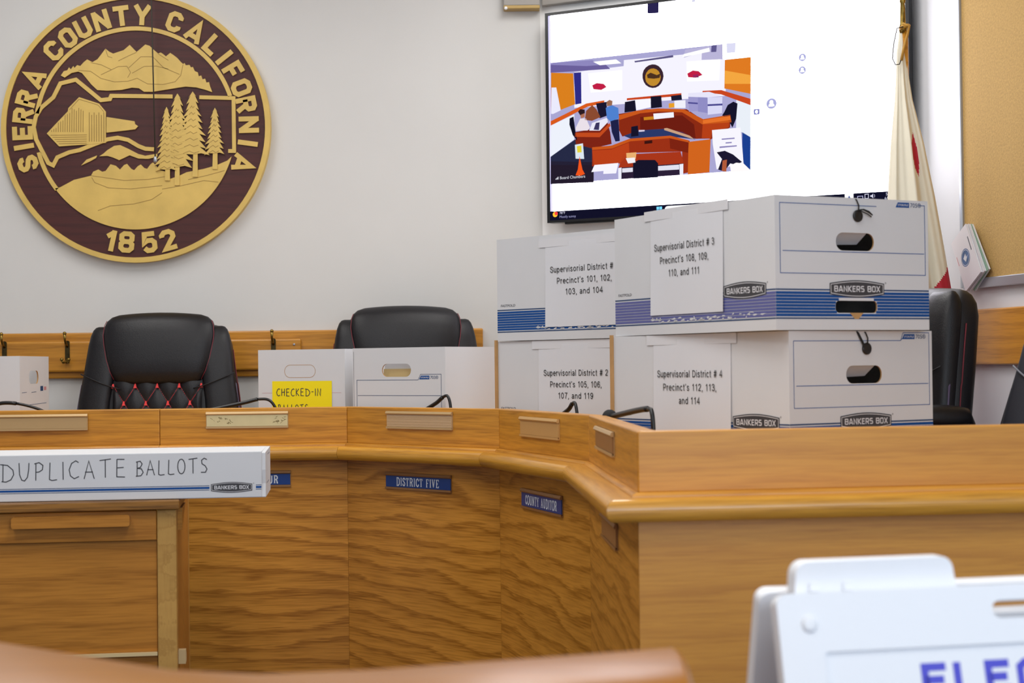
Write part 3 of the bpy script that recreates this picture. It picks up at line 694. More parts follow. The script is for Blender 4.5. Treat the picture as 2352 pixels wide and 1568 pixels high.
# hills by the river and the golden field
mb = MB()
mb.fill(sp((595, 915), (620, 898), (640, 880), (680, 855), (715, 850), (760, 870), (820, 900), (860, 910), (930, 898), (930, 915), (880, 928), (820, 926), (770, 908), (745, 920), (710, 936), (670, 920), (640, 912)), 0.028, 0.033, 'gold', FS)
mb.fill(sp((490, 968), (520, 935), (582, 910), (575, 925), (540, 945)), 0.028, 0.033, 'gold', FS)
mb.build('hills', seal)
mb = MB()
low = [(803 + 579 * math.cos(math.radians(a)), 752 + 579 * math.sin(math.radians(a))) for a in [16 + (143 - 16) * i / 50 for i in range(51)]]
mb.fill(sp((370, 1093), (450, 1050), (548, 1026), (560, 1003), (590, 990), (612, 1003), (632, 998), (660, 960), (690, 968), (715, 990), (738, 964), (755, 957), (780, 985), (797, 993), (818, 970), (835, 960), (855, 980), (872, 985), (890, 960), (905, 948), (925, 968), (945, 992), (980, 1000), (985, 1045), (1010, 1040), (1060, 1022), (1100, 1003), (1200, 983), (1270, 963), (1335, 935), *low), 0.028, 0.033, 'gold', FS)
for l in (((548, 1026), (640, 1038), (740, 1052), (880, 1045), (980, 1028)), ((552, 1035), (570, 1065), (650, 1095), (780, 1100), (960, 1080)), ((960, 1100), (1080, 1078), (1200, 1050), (1285, 1058)), ((1110, 1045), (1220, 1020), (1320, 992)), ((590, 1225), (660, 1198), (800, 1185), (900, 1160), (960, 1120))):
    mb.ribbon(sp(*l), 3.2 * RK, 'gold_line', 0.0335, FS)
mb.build('golden_field', seal)
def pine(ax, ay, by, hw, tx, tb, tiers, zo):
    mb = MB(); L, R = [], []
    for k in range(tiers):
        f0 = (k + 0.15) / tiers; f1 = (k + 1) / tiers
        w1 = hw * (0.12 + 0.88 * f1 ** 0.85) * (1 + 0.1 * math.sin(k * 2.3)); w0 = w1 * 0.5
        y1 = ay + (by - ay) * f1; yi = ay + (by - ay) * (f1 - 0.35 / tiers)
        L += [(ax - w1, y1), (ax - w0, yi)]; R += [(ax + w1 * 0.96, y1 - 6), (ax + w0, yi - 4)]
    mb.fill(sp((ax, ay), *R, (ax, by - 10), *reversed(L)), 0.0331 + zo, 0.038 + zo, 'gold', FS)
    mb.fill(sp((tx - 12, by - 60), (tx + 12, by - 60), (tx + 14, tb), (tx - 16, tb)), 0.0331, 0.0365 + zo, 'gold', FS)
    for k in range(2, tiers):
        f = (k + 0.6) / tiers; y = ay + (by - ay) * f; w = hw * f * 0.55
        mb.ribbon(sp((ax - w, y), (ax - w * 0.3, y - 14), (ax + w * 0.2, y - 2), (ax + w * 0.8, y - 12)), 3 * RK, 'gold_line', 0.0384 + zo, FS)
    mb.build('pine_tree', seal)
pine(1045, 555, 985, 100, 1048, 1078, 11, 0.0003)
pine(1133, 543, 912, 98, 1152, 1030, 10, 0.0010)
pine(983, 632, 1000, 66, 992, 1052, 11, 0.0016)
pine(1262, 635, 905, 62, 1266, 985, 9, 0.0003)

# pull cord that hangs in front of the seal
cordt = thing('pull_cord', 'thin grey pull cord hanging down in front of the round seal', 'cord', TR(-1.212, 5.66, 2.74))
mb = MB(); mb.tube([(-0.012, 0, 0), (0.004, 0, -0.97)], 0.0026, 'cord_dark', 6); mb.build('cord', cordt)
mb = MB(); mb.lathe([(0.002, 0.012), (0.0055, 0.008), (0.0065, -0.006), (0.004, -0.01)], 'alu', 12, T=TR(0.004, 0, -0.978)); mb.build('pull_tip', cordt)

# ------------------------------------------------------------------ television on the corner wall
TVX, TVY, TVT, TVA = 0.126, 5.658, 2.245, -0.49
tv = thing('television', 'wide flat television with a lit meeting screen on the corner wall', 'television', TR(TVX, TVY, TVT, TVA))
TWD, THT = 1.245, 0.715
FT = frame((0, 0, 0), (1, 0, 0), (0, 0, 1))           # x right, y up, z toward the viewer
mb = MB(); mb.box(0, 0.006, -THT, TWD, 0.04, 0, 'tv_black'); mb.build('housing', tv, bevel=0.003)
mb = MB()
mb.fill([[(0, -THT), (TWD, -THT), (TWD, 0), (0, 0)], [(0.011, -0.707), (0.011, -0.010), (TWD - 0.011, -0.010), (TWD - 0.011, -0.707)]], -0.006, 0.003, 'tv_black', FT)
mb.build('bezel', tv)
TVE = 2.3
def scr(hexcol, k=1.0):
    key = 'scr' + hexcol
    if key not in M: M[key] = emit('screen_' + hexcol, hexcol, TVE * k)
    return key
mb = MB()
mb.rect(0.011, -0.707, TWD - 0.011, -0.010, scr('f8f6ff', 5.0), 0.0, FT)
mb.rect(0.011, -0.676, 0.02, -0.010, scr('d4cff8', 0.9), 0.0001, FT)
for col, lev, pts in PIC:
    mb.fill([(x / 1000, y / 1000) for x, y in pts], 0.0001 + lev * 0.00012, 0.0001 + lev * 0.00012, scr(col, 0.72), FT)
mb.rect(0.011, -0.707, TWD - 0.011, -0.676, scr('14142c', 0.6), 0.0003, FT)
z1 = 0.0006
mb.fill(rrect(0.431, -0.703, 0.603, -0.681, 0.011), z1, z1, scr('ffffff'), FT)
for i in (0, 1):
    for j in (0, 1): mb.rect(0.402 + i * 0.0105, -0.701 + j * 0.0105, 0.411 + i * 0.0105, -0.692 + j * 0.0105, scr('6fc6f4'), z1, FT)
mb.fill(arc(0.029, -0.687, 0.009, 0.009, 0, 350, 16), z1, z1, scr('f0b02c'), FT)
mb.fill(arc(0.033, -0.684, 0.006, 0.006, 0, 350, 12), z1 + .0001, z1 + .0001, scr('e03a3a'), FT)
mb.text('78°F', 0.046, -0.687, 0.008, scr('e8e8ff', .6), z=z1, T=FT)
mb.text('Mostly sunny', 0.046, -0.7, 0.008, scr('a8a8d8', .6), z=z1, T=FT)
mb.text('Vote Processing - E-Day', 0.027, -0.028, 0.009, scr('b0acd8', .5), z=z1, T=FT)
mb.text('02:16', 0.058, -0.068, 0.009, scr('b8b6de', .55), z=z1, T=FT)
mb.ribbon(arc(0.042, -0.0635, 0.0055, 0.0055, 0, 350, 14), 0.0012, scr('b8b6de', .55), z1, FT, closed=True)
mb.text('Participants', 0.893, -0.112, 0.011, scr('7a78a8', .4), z=z1, T=FT)
mb.text('Board Chambers', 0.05, -0.569, 0.0095, scr('f4f4ff', .6), z=0.0022, T=FT)
for k in range(3): mb.rect(0.033 + k * 0.004, -0.569, 0.036 + k * 0.004, -0.566 + k * 0.003, scr('f4f4ff', .6), 0.0022, FT)
for ax, ay, ar in ((0.906, -0.238, 0.012), (0.905, -0.278, 0.012), (0.802, -0.375, 0.017)):
    mb.fill(arc(ax, ay, ar, ar, 0, 350, 24), z1, z1, scr('b9bbee', .6), FT)
    mb.fill(arc(ax, ay + ar * .28, ar * .34, ar * .34, 0, 350, 14), z1 + .0001, z1 + .0001, scr('f8f6ff', 1.0), FT)
    mb.fill(arc(ax, ay - ar * .5, ar * .55, ar * .6, 0, 180, 14), z1 + .0001, z1 + .0001, scr('f8f6ff', 1.0), FT)
mb.fill(rrect(0.742, -0.406, 0.762, -0.388, 0.003), z1, z1, scr('8d90d8', .55), FT)
mb.fill(rrect(0.748, -0.402, 0.756, -0.392, 0.0035), z1 + .0001, z1 + .0001, scr('f8f6ff'), FT)
mb.fill(rrect(0.536, -0.022, 0.548, -0.014, 0.002), 0.0016, 0.0016, scr('e8e8ff', .7), FT)
mb.fill(rrect(1.036, -0.7, 1.064, -0.66, 0.004), z1, z1, scr('ffffff'), FT)
mb.fill([(1.045, -0.692), (1.055, -0.692), (1.05, -0.682)], z1 + .0001, z1 + .0001, scr('2a4a9a', .7), FT)
mb.fill([(1.005, -0.694), (1.015, -0.694), (1.01, -0.686)], z1, z1, scr('e8e8ff', .7), FT)
mb.ribbon([(1.077, -0.695), (1.093, -0.695), (1.093, -0.686), (1.077, -0.686)], 0.0018, scr('c8c8f0', .7), z1, FT, closed=True)
mb.ribbon([(1.1, -0.694), (1.111, -0.694), (1.111, -0.681), (1.1, -0.681)], 0.002, scr('e8e8ff', .7), z1, FT, closed=True)
mb.fill([(1.117, -0.69), (1.121, -0.69), (1.126, -0.695), (1.126, -0.68), (1.121, -0.685), (1.117, -0.685)], z1, z1, scr('e8e8ff', .7), FT)
mb.ribbon(arc(1.126, -0.6875, 0.005, 0.006, -50, 50, 6), 0.0012, scr('e8e8ff', .7), z1, FT)
mb.text('5:21 PM', 1.205, -0.688, 0.0085, scr('e8e8ff', .7), align='r', z=z1, T=FT)
mb.text('6/2/2026', 1.205, -0.701, 0.0085, scr('e8e8ff', .7), align='r', z=z1, T=FT)
mb.build('screen', tv)
mb = MB(); mb.box(0.45, 0.0405, -0.55, 0.8, 0.0725, -0.2, 'black_pl'); mb.build('wall_mount', tv)
mb = MB(); mb.box(0.06, 0.01, -THT - 0.006, 0.62, 0.03, -THT, 'black_pl'); mb.build('speaker_bar', tv)

# grey casing high on the wall behind the television
cas = thing('cable_casing', 'grey wall casing with lower edge tinted tan as lit from below, above the left end of the television', 'casing', TR(-0.016, WY, 2.272))
mb = MB(); mb.box(0, -0.045, 0.012, 0.125, -0.0005, 0.14, 'grey_case'); mb.build('casing_board', cas, bevel=0.003)
mb = MB(); mb.box(0, -0.05, 0.0, 0.125, -0.0005, 0.012, 'lit_edge_tint'); mb.build('lower_edge', cas, bevel=0.003)
CD = frame((K.x - cas.location.x, K.y - WY, 0), (math.cos(-0.49), math.sin(-0.49), 0), (0, 0, 1))
mb = MB(); mb.box(0.022, 0.012, 0.001, 0.6, 0.14, 0.03, 'grey_case', CD); mb.build('casing_board', cas, bevel=0.003)
mb = MB(); mb.ball((0.008, -0.05, 0.002), 0.006, 'white_pl', None, 8); mb.build('end_cap', cas)

# ------------------------------------------------------------------ cork board, booklets (right wall)
cb = thing('cork_board', 'large tan cork board in aluminium frame on the right wall', 'notice board', WR)
mb = MB(); mb.box(0.335, 1.268, 0.001, 2.3, 2.45, 0.012, 'cork'); mb.build('cork_sheet', cb)
for nm, b in (('side_frame', (0.327, 1.256, 0.342, 2.46)), ('bottom_frame', (0.342, 1.252, 2.3, 1.28)), ('top_frame', (0.342, 2.435, 2.3, 2.46))):
    mb = MB(); mb.box(b[0], b[1], 0.0005, b[2], b[3], 0.02, 'alu'); mb.build('frame', cb, bevel=0.002)
mb = MB(); mb.lathe([(0.004, 0), (0.004, 0.002), (0.002, 0.003)], 'black_pl', 10, T=TR(0.425, 1.266, 0.02)); mb.build('screw', cb)
def booklet(z, th, m, label, dx, dy, da, emblem):
    t = thing('booklet', label, 'booklet', WR @ Matrix.Translation((0.405 + dx, 1.34 + dy, z)) @ Matrix.Rotation(math.radians(-60 + da), 4, 'Z'), 'booklets on the cork board corner')
    w, h = 0.163, 0.10
    mb = MB(); mb.box(-w / 2, -h / 2, 0, w / 2, h / 2, th, 'paper'); mb.build('pages', t)
    mb = MB(); mb.box(-w / 2 - .001, -h / 2 - .001, th, w / 2 + .001, h / 2 + .001, th + 0.001, m)
    if emblem:
        F2 = Matrix.Translation((0, 0, th + 0.0012)) @ Matrix.Rotation(math.radians(55), 4, 'Z')
        mb.fill(arc(0, 0, 0.026, 0.026, 0, 350, 28), 0, 0, 'bro_blue', F2)
        mb.ribbon(arc(0, 0, 0.0225, 0.0225, 0, 350, 28), 0.0015, 'paper', 0.0003, F2, closed=True)
        mb.fill([(-0.012, -0.004), (-0.002, 0.012), (0.004, 0.002), (0.012, 0.01), (0.004, -0.012)], 0.0003, 0.0003, 'paper', F2)
        F3 = Matrix.Translation((0, 0, th + 0.0012))
        mb.rect(-0.045, 0.038, 0.0, 0.043, 'ink_grey', 0, F3)
        mb.rect(-0.03, -0.045, 0.0, -0.042, 'red_ink', 0, F3)
    mb.build('cover', t)
booklet(0.0205, 0.006, 'bro2', 'rearmost green edged booklet tucked against the cork board frame', 0.012, 0.0, 5, False)
booklet(0.0285, 0.006, 'bro1', 'middle pale booklet between the green booklet and the blue emblem one', 0.006, 0.0, 2, False)
booklet(0.0365, 0.006, 'bro1', 'front booklet with a round blue emblem hanging at the cork board corner', 0.0, 0.0, 0, True)

# ------------------------------------------------------------------ flag on its pole
FLX, FLY = 1.125, 4.7
fl = thing('flag', 'furled cream flag with red star on a pole beside the television', 'flag', TR(FLX, FLY, 0))
mb = MB(); mb.lathe([(0.14, 0), (0.14, 0.02), (0.05, 0.05), (0.02, 0.09)], 'brass', 32); mb.build('base', fl)
mb = MB()
mb.tube([(-0.004, 0.0, 0.05), (-0.004, 0.0, 1.98)], 0.0105, 'oak_rail', 12)
mb.build('pole', fl)
mb = MB(); mb.lathe([(0.0105, 1.975), (0.012, 1.99), (0.0085, 2.0), (0.0065, 2.06), (0.009, 2.065), (0.005, 2.08), (0.011, 2.12), (0.002, 2.19)], 'brass', 16, T=TR(-0.008, 0, 0)); mb.build('finial', fl)
SH = [(2.0, 1.108, 1.12), (1.96, 1.104, 1.124), (1.921, 1.098, 1.127), (1.847, 1.095, 1.132), (1.786, 1.091, 1.141), (1.662, 1.078, 1.171), (1.576, 1.072, 1.187), (1.514, 1.068, 1.199), (1.379, 1.061, 1.221), (1.25, 1.057, 1.241), (1.084, 1.052, 1.246), (0.85, 1.06, 1.24), (0.7, 1.075, 1.225)]
def shp(z):
    for i in range(len(SH) - 1):
        if SH[i][0] >= z >= SH[i + 1][0]:
            t = (SH[i][0] - z) / (SH[i][0] - SH[i + 1][0])
            return tuple(SH[i][k] + (SH[i + 1][k] - SH[i][k]) * t for k in (1, 2))
    return SH[-1][1:]
mb = MB()
n, rows = 200, 260
V, Fc, Mc = [], [], []
STAR = [(1.1348, 1.689), (1.1445, 1.645), (1.149, 1.60), (1.1478, 1.565), (1.134, 1.588), (1.128, 1.62), (1.1265, 1.66)]
def inside(p, poly):
    r = False
    for i in range(len(poly)):
        a, b = poly[i], poly[i - 1]
        if (a[1] > p[1]) != (b[1] > p[1]) and p[0] < (b[0] - a[0]) * (p[1] - a[1]) / (b[1] - a[1]) + a[0]: r = not r
    return r
for i in range(rows + 1):
    z = 2.0 - 1.3 * i / rows
    l, r = shp(z)
    w = (r - l) / 2; cx = (l + r) / 2
    for j in range(n):
        a = 2 * PI * j / n
        k = 0.18 * min(1, (2.0 - z) / 0.25)
        rad = 1 + k * math.sin(7 * a + 1.1 + 0.8 * math.sin(z * 3)) + 0.5 * k * math.sin(13 * a + z * 2)
        x = cx + w * math.cos(a) * min(1.0, 0.94 + 0.06 * rad); y = min(0.075, w * 0.75) * math.sin(a) * rad
        V.append((x - FLX, y, z))
for i in range(rows):
    for j in range(n):
        q = (i * n + j, i * n + (j + 1) % n, (i + 1) * n + (j + 1) % n, (i + 1) * n + j)
        c = sum((Vector(V[t]) for t in q), Vector()) / 4
        m = 'flag'
        if c.y < 0.0 and inside((c.x + FLX, c.z), STAR): m = 'flag_red'
        elif c.z < 1.318 - (1.235 - (c.x + FLX)) * 1.25: m = 'flag_red'
        mb.add([V[t] for t in q], [(0, 1, 2, 3)], m, True)
mb.build('cloth', fl, recalc=True)
mb = MB()
mb.tube([(-0.012, -0.014, 2.0), (0.006, -0.016, 1.992), (0.0, -0.014, 1.965), (-0.01, -0.016, 1.93), (-0.018, -0.018, 1.895)], 0.004, 'cord_gold', 8)
mb.tube([(-0.012, -0.018, 1.99), (-0.03, -0.022, 1.985), (-0.04, -0.022, 1.94), (-0.044, -0.022, 1.9), (-0.036, -0.022, 1.882), (-0.024, -0.02, 1.884), (-0.018, -0.018, 1.9)], 0.0016, 'cord_dark', 6)
mb.tube([(-0.014, 0, 1.985), (-0.014, -0.012, 1.99), (0.002, -0.014, 1.994), (0.008, 0, 1.996)], 0.006, 'cord_gold', 8)
mb.build('cord', fl)

# ------------------------------------------------------------------ curved council dais
J = [Vector(p) for p in ((-2.05, 4.715), (-1.0, 4.715), (-0.471, 4.729), (-0.036, 4.305), (0.168, 3.695), (0.208, 2.791), (1.2, 2.928))]
DT, FB, LT, LB, CT = 0.936, 0.833, 0.826, 0.788, 0.84
def jn(i):
    d = (J[i + 1] - J[i]).normalized(); return Vector((-d.y, d.x))
def off(j, o):
    """point offset outward (away from the well of the dais) by o at joint j, mitred"""
    if j == 0: return J[0] + jn(0) * o
    if j == len(J) - 1: return J[-1] + jn(len(J) - 2) * o
    a, b = jn(j - 1), jn(j); m = (a + b).normalized()
    return J[j] + m * (o / m.dot(a))
dais = thing('council_dais', 'curved oak council dais with faceted front panels and a rounded ledge', 'dais', TR(-0.036, 4.305, 0))
def sweep(name, i, prof, m, bevel=0.0, smooth=False, gap=0.0004):
    d = (J[i + 1] - J[i]).normalized(); n = jn(i)
    W = Matrix(((d.x, n.x, 0, J[i].x), (d.y, n.y, 0, J[i].y), (0, 0, 1, 0), (0, 0, 0, 1)))
    Wi = W.inverted()
    rings = []
    for e, j in ((gap, i), (-gap, i + 1)):
        r = []
        for o, z in prof:
            p = off(j, o) + d * e
            r.append(tuple(Wi @ Vector((p.x, p.y, z))))
        rings.append(r)
    mb = MB(); mb.loft(rings, m, smooth)
    return mb.build(name, dais, W, bevel=bevel, recalc=True)
for i in range(6):
    end = i == 5
    wp = 'oak_end' if end else 'oak_panel'
    wf = 'oak_end' if end else 'oak_fascia'
    sweep('front_panel', i, [(0, 0.0), (0, LB), (0.02, LB), (0.02, 0.0)], wp)
    sweep('fascia', i, [(0, FB), (0, DT), (0.036, DT), (0.036, FB)], wf, bevel=0.0025)
    q = [(-0.012 + 0.012 * (1 - math.cos(math.radians(a))), LT + 0.008 * math.sin(math.radians(a))) for a in range(0, 91, 18)]
    sweep('quarter_round', i, [(0.004, LT)] + q + [(0.004, LT + 0.008)], wf)
    c, r = (LT + LB) / 2, (LT - LB) / 2
    nose = [(-0.044 - 0.016 * math.sin(math.radians(a)), c + r * math.cos(math.radians(a))) for a in range(0, 181, 12)]
    sweep('ledge', i, [(0.03, LT)] + nose + [(0.03, LB)], 'oak_ledge', smooth=False)
mb = MB()
inner = [off(j, 0.0365) for j in range(7)]; outer = [off(j, 0.74) for j in range(7)]
mb.fill([tuple(p) for p in inner] + [tuple(p) for p in reversed(outer)], CT - 0.035, CT - 0.0005, 'oak_ledge')
mb.build('countertop', dais, Matrix.Identity(4), bevel=0.004)
for j in (0, 6):
    a, b = off(j, 0.04), off(j, 0.70); s = 1 if j == 0 else -1
    d = (J[min(j + 1, 6)] - J[max(j, 1) - 1]).normalized() * 0.02 * s
    mb = MB(); mb.fill([tuple(a), tuple(b), tuple(b + d), tuple(a + d)], 0, CT - 0.036, 'oak_end'); mb.build('end_panel', dais, Matrix.Identity(4))

def on_seg(i, s, z, o=0.0):
    """frame on segment i of the dais: x along it, y up, z toward the well"""
    d = (J[i + 1] - J[i]).normalized(); n = jn(i)
    p = J[i] + d * s + n * o
    return frame((p.x, p.y, z), (d.x, d.y, 0), (0, 0, 1))
def holder(i, s0, s1, z0, z1, label, metal, plate=None, text=None, kind='name plate holder', group=None, extra=None, tcap=0.022, tw=0.17, tsh=0.0):
    w, h = s1 - s0, z1 - z0
    t = thing('name_plate_holder' if text is None else 'name_plate', label, kind, on_seg(i, s0, z0), group)
    mb = MB(); mb.box(0, 0.0, 0.0003, w, h, 0.002, metal)
    mb.build('back_plate', t)
    mb = MB()
    mb.fill([(0.0003, h), (0.0003, h - 0.009), (0.007, h - 0.009), (0.009, h - 0.006), (0.006, h)], 0, w, metal, frame((0, 0, 0), (0, 0, 1), (0, 1, 0)) @ Matrix.Scale(-1, 4, (0, 0, 1)))
    mb.build('top_channel', t, recalc=True)
    mb = MB(); mb.box(0, 0, 0.002, w, 0.002, 0.0065, metal); mb.box(0, 0.002, 0.005, w, 0.0055, 0.0065, metal); mb.build('bottom_channel', t)
    if plate:
        mb = MB(); mb.box(0.002, 0.006, 0.0022, w - 0.002, h - 0.0092, 0.0045, plate)
        if text: mb.strokes(SLAB, text, w / 2 - tw / 2 + tsh, h * 0.5 - tcap * 0.5 - 0.002, tcap, 0.0034, 'plate_white', tw, 0.0048, None, 0.14)
        if extra: extra(mb, w, h)
        mb.build('plate', t)
    elif extra:
        mb = MB(); extra(mb, w, h); mb.build('residue', t)
    return t
def scratches(mb, w, h):
    rnd = random.Random(3)
    for cx in (0.03, 0.068, 0.205, 0.21):
        for k in range(9):
            x = cx + rnd.uniform(-.014, .014); y = h * .48 + rnd.uniform(-.008, .008)
            mb.ribbon([(x, y), (x + rnd.uniform(-.004, .004), y + rnd.uniform(-.003, .003)), (x + rnd.uniform(-.006, .006), y + rnd.uniform(-.004, .004))], rnd.uniform(.0006, .0014), 'residue', 0.0049)
def hairlines(mb, w, h):
    for y in (0.012, 0.019, 0.027, 0.031): mb.ribbon([(0.004, y), (w - 0.004, y)], 0.0005, 'champagne', 0.0048)
holder(1, -0.475, -0.202, 0.879, 0.925, 'tan metal name plate holder, empty, on the dais left of the first chair', 'champagne', 'champagne')
holder(1, 0.131, 0.363, 0.879, 0.926, 'pale gold empty name plate holder with brown glue marks, in front of the yellow note', 'champagne', 'gold_metal', extra=scratches)
holder(2, 0.173, 0.436, 0.878, 0.926, 'clear fronted empty name plate holder above the DISTRICT FIVE plate', 'champagne', 'clear', extra=hairlines)
holder(3, 0.181, 0.457, 0.873, 0.922, 'orange tan empty name plate holder above the COUNTY AUDITOR plate', 'tan_metal', 'tan_metal')
holder(4, 0.20, 0.545, 0.873, 0.92, 'empty name plate holder with whitish top channel on the steep dais facet', 'champagne', 'bronze')
holder(1, 0.10, 0.369, 0.712, 0.758, 'blue name plate ending in UR partly behind the DUPLICATE BALLOTS box', 'bronze', 'plate_blue', 'DISTRICT FOUR', 'name plate', 'blue engraved name plates', tw=0.166, tsh=0.0155)
holder(2, 0.167, 0.429, 0.712, 0.758, 'blue name plate engraved DISTRICT FIVE on the dais front panel', 'bronze', 'plate_blue', 'DISTRICT FIVE', 'name plate', 'blue engraved name plates')
holder(3, 0.185, 0.474, 0.696, 0.745, 'blue name plate engraved COUNTY AUDITOR on the dais front panel', 'bronze', 'plate_blue', 'COUNTY AUDITOR', 'name plate', 'blue engraved name plates', tw=0.225)
holder(4, 0.31, 0.585, 0.70, 0.75, 'brown empty plate holder low under the ledge on the steep dais facet', 'bronze', 'bronze')

# ------------------------------------------------------------------ storage boxes
def badge(mb, T, x, y, w, h):
    """charcoal badge with bowed top and bottom edges"""
    def shape(dx):
        W2, H2, hs = w / 2 - dx, h / 2 - dx, h * 0.32 - dx * 0.8
        top = [(x - W2 + 2 * W2 * i / 14, y + hs + (H2 - hs) * math.sin(PI * i / 14)) for i in range(15)]
        bot = [(x + W2 - 2 * W2 * i / 14, y - hs - (H2 - hs) * math.sin(PI * i / 14)) for i in range(15)]
        return top + bot
    mb.fill(shape(0), 0.0008, 0.0008, 'badge', T)
    mb.ribbon(shape(h * 0.09), h * 0.035, 'badge_line', 0.0010, T, closed=True)
    mb.strokes(TECH, 'BANKERS BOX', x - w * 0.42, y - h * 0.17, h * 0.34, h * 0.062, 'badge_line', w * 0.84, 0.0011, T, 0.16)
    mb.text('®', x + w / 2 + 0.002, y + h * 0.3, h * 0.1, 'badge', z=0.0006, T=T)
def stripes(mb, T, x0, x1, ztop, col='blue', dark='blue_dark', nb=8, slot=None):
    mb.rect(x0, ztop - 0.003, x1, ztop, dark, 0.0004, T)
    y = ztop - 0.0055; hb = 0.0515 / nb
    for k in range(nb):
        ya, yb = y - hb + 0.0011, y
        parts = [(x0, x1)]
        if slot:
            sx0, sy0, sx1, sy1, r = slot
            if yb > sy0 and ya < sy1:
                ym = min(max((ya + yb) / 2, sy0), sy1)
                dy = max(0, (sy0 + r) - ym, ym - (sy1 - r)); dx = r - math.sqrt(max(0, r * r - dy * dy))
                parts = [(x0, sx0 + dx - 0.0006), (sx1 - dx + 0.0006, x1)]
        for a, b in parts: mb.rect(a, ya, b, yb, col, 0.0004, T)
        y -= hb
    mb.rect(x0, y - 0.0042, x1, y - 0.0012, dark, 0.0004, T)
def tabmark(mb, T, x1, y, num, k=1.0):
    """parallelogram mark followed by the number, right end at x1, baseline y"""
    a = x1 - 0.078 * k
    mb.fill([(a, y), (a + 0.006 * k, y + 0.0105 * k), (a + 0.0365 * k, y + 0.0105 * k), (a + 0.0365 * k, y)], 0.0004, 0.0004, 'blue', T)
    mb.text('STOR/FILE', a + 0.006 * k, y + 0.0032 * k, 0.004 * k, 'badge_line', 0.028 * k, bold=0.01, z=0.0006, T=T)
    mb.text(num, a + 0.0395 * k, y + 0.001 * k, 0.0088 * k, 'blue_dark', 0.029 * k, bold=0.005, z=0.0004, T=T)
def button(box, T, u, v, tail):
    mb = MB(); mb.lathe([(0.011, 0.0), (0.0125, 0.0012), (0.0125, 0.003), (0.010, 0.0042), (0.006, 0.0036)], 'black_pl', 24, T @ TR(u, v, 0.0006)); mb.build('button', box)
    mb = MB()
    mb.tube([T @ Vector((u - 0.004, v + 0.034, -0.001)), T @ Vector((u - 0.003, v + 0.034, 0.0022)), T @ Vector((u + 0.0015, v + 0.022, 0.004)), T @ Vector((u, v + 0.008, 0.005))], 0.0014, 'string', 6)
    if tail:
        mb.tube([T @ Vector((u, v + 0.012, 0.005)), T @ Vector((u + 0.012, v + 0.0135, 0.006)), T @ Vector((u + 0.026, v + 0.009, 0.006)), T @ Vector((u + 0.038, v + 0.003, 0.003))], [0.0014, 0.0016, 0.0022, 0.0012], 'string', 6)
        mb.tube([T @ Vector((u + 0.004, v + 0.011, 0.005)), T @ Vector((u + 0.022, v + 0.004, 0.007)), T @ Vector((u + 0.034, v - 0.001, 0.004))], 0.0012, 'string', 6)
    else:
        mb.tube([T @ Vector((u - 0.026, v + 0.036, 0.001)), T @ Vector((u - 0.02, v + 0.024, 0.003)), T @ Vector((u - 0.011, v + 0.008, 0.004)), T @ Vector((u - 0.009, v - 0.006, 0.002))], 0.0016, 'string', 6)
        mb.tube([T @ Vector((u - 0.022, v + 0.034, 0.001)), T @ Vector((u - 0.012, v + 0.016, 0.003)), T @ Vector((u - 0.007, v + 0.006, 0.004))], 0.0012, 'string', 6)
    mb.build('string', box)
def sheet(box, T, x0, y0, x1, y1, lines, label, curl=0.004, tape=True, paper='paper', hand=False):
    """taped paper sheet with its printing, slightly curled"""
    nx, ny = 10, 8
    def zz(u, v): return 0.0012 + curl * (0.5 - 0.5 * math.cos(2 * PI * u)) * 0.35 + curl * (abs(u - 0.5) * 2) ** 4 * (1 - v) ** 1.5 * 0.8
    vs = [(x0 + (x1 - x0) * i / nx, y0 + (y1 - y0) * j / ny, zz(i / nx, j / ny)) for j in range(ny + 1) for i in range(nx + 1)]
    fs = [(j * (nx + 1) + i, j * (nx + 1) + i + 1, (j + 1) * (nx + 1) + i + 1, (j + 1) * (nx + 1) + i) for j in range(ny) for i in range(nx)]
    mb = MB(); mb.add(vs, fs, paper, True, T)
    zt = 0.0012 + curl * 0.55
    for (txt, cx, y, cap, w) in lines:
        if hand: mb.strokes(HAND, txt, cx, y, cap, 0.0022, 'pen', w, zt, T, 0.3, wob=0.03)
        else: mb.strokes(SANS, txt, cx - w / 2, y, cap, 0.0019, 'ink', w, zt, T, 0.2)
    p = mb.build('taped_sheet', box); p['label'] = label
    if tape:
        mb = MB()
        mb.rect(x0 - 0.025, y1 - 0.012, x1 + 0.02, y1 + 0.01, 'tape', 0.0018 + curl * .1, T); mb.build('tape', p)
def carton(box, W, L, H, T, holes, open_top=False, th=0.004, notch=None):
    """six card panels; holes are cut through the front panel"""
    mb = MB()
    FF = T @ frame((0, 0, 0), (1, 0, 0), (0, 0, 1))
    mb.fill([[(0, 0), (W, 0), (W, H), (0, H)]] + [h[::-1] for h in holes], -th, 0, 'card', FF, side='card_in')
    mb.box(0, L - th, 0, W, L, H, 'card', T)
    for x in (0, W - th): mb.box(x, th, 0, x + th, L - th, H, 'card', T)
    mb.box(th, th, 0, W - th, L - th, th, 'card_in' if open_top else 'card', T)
    if not open_top: mb.box(th, th, H - th, W - th, L - th, H, 'card', T)
    if open_top:
        e = 0.0006
        mb.box(th + e, L - th - 0.001, th, W - th - e, L - th - e, H - 0.012, 'card_in', T)
    return mb, FF

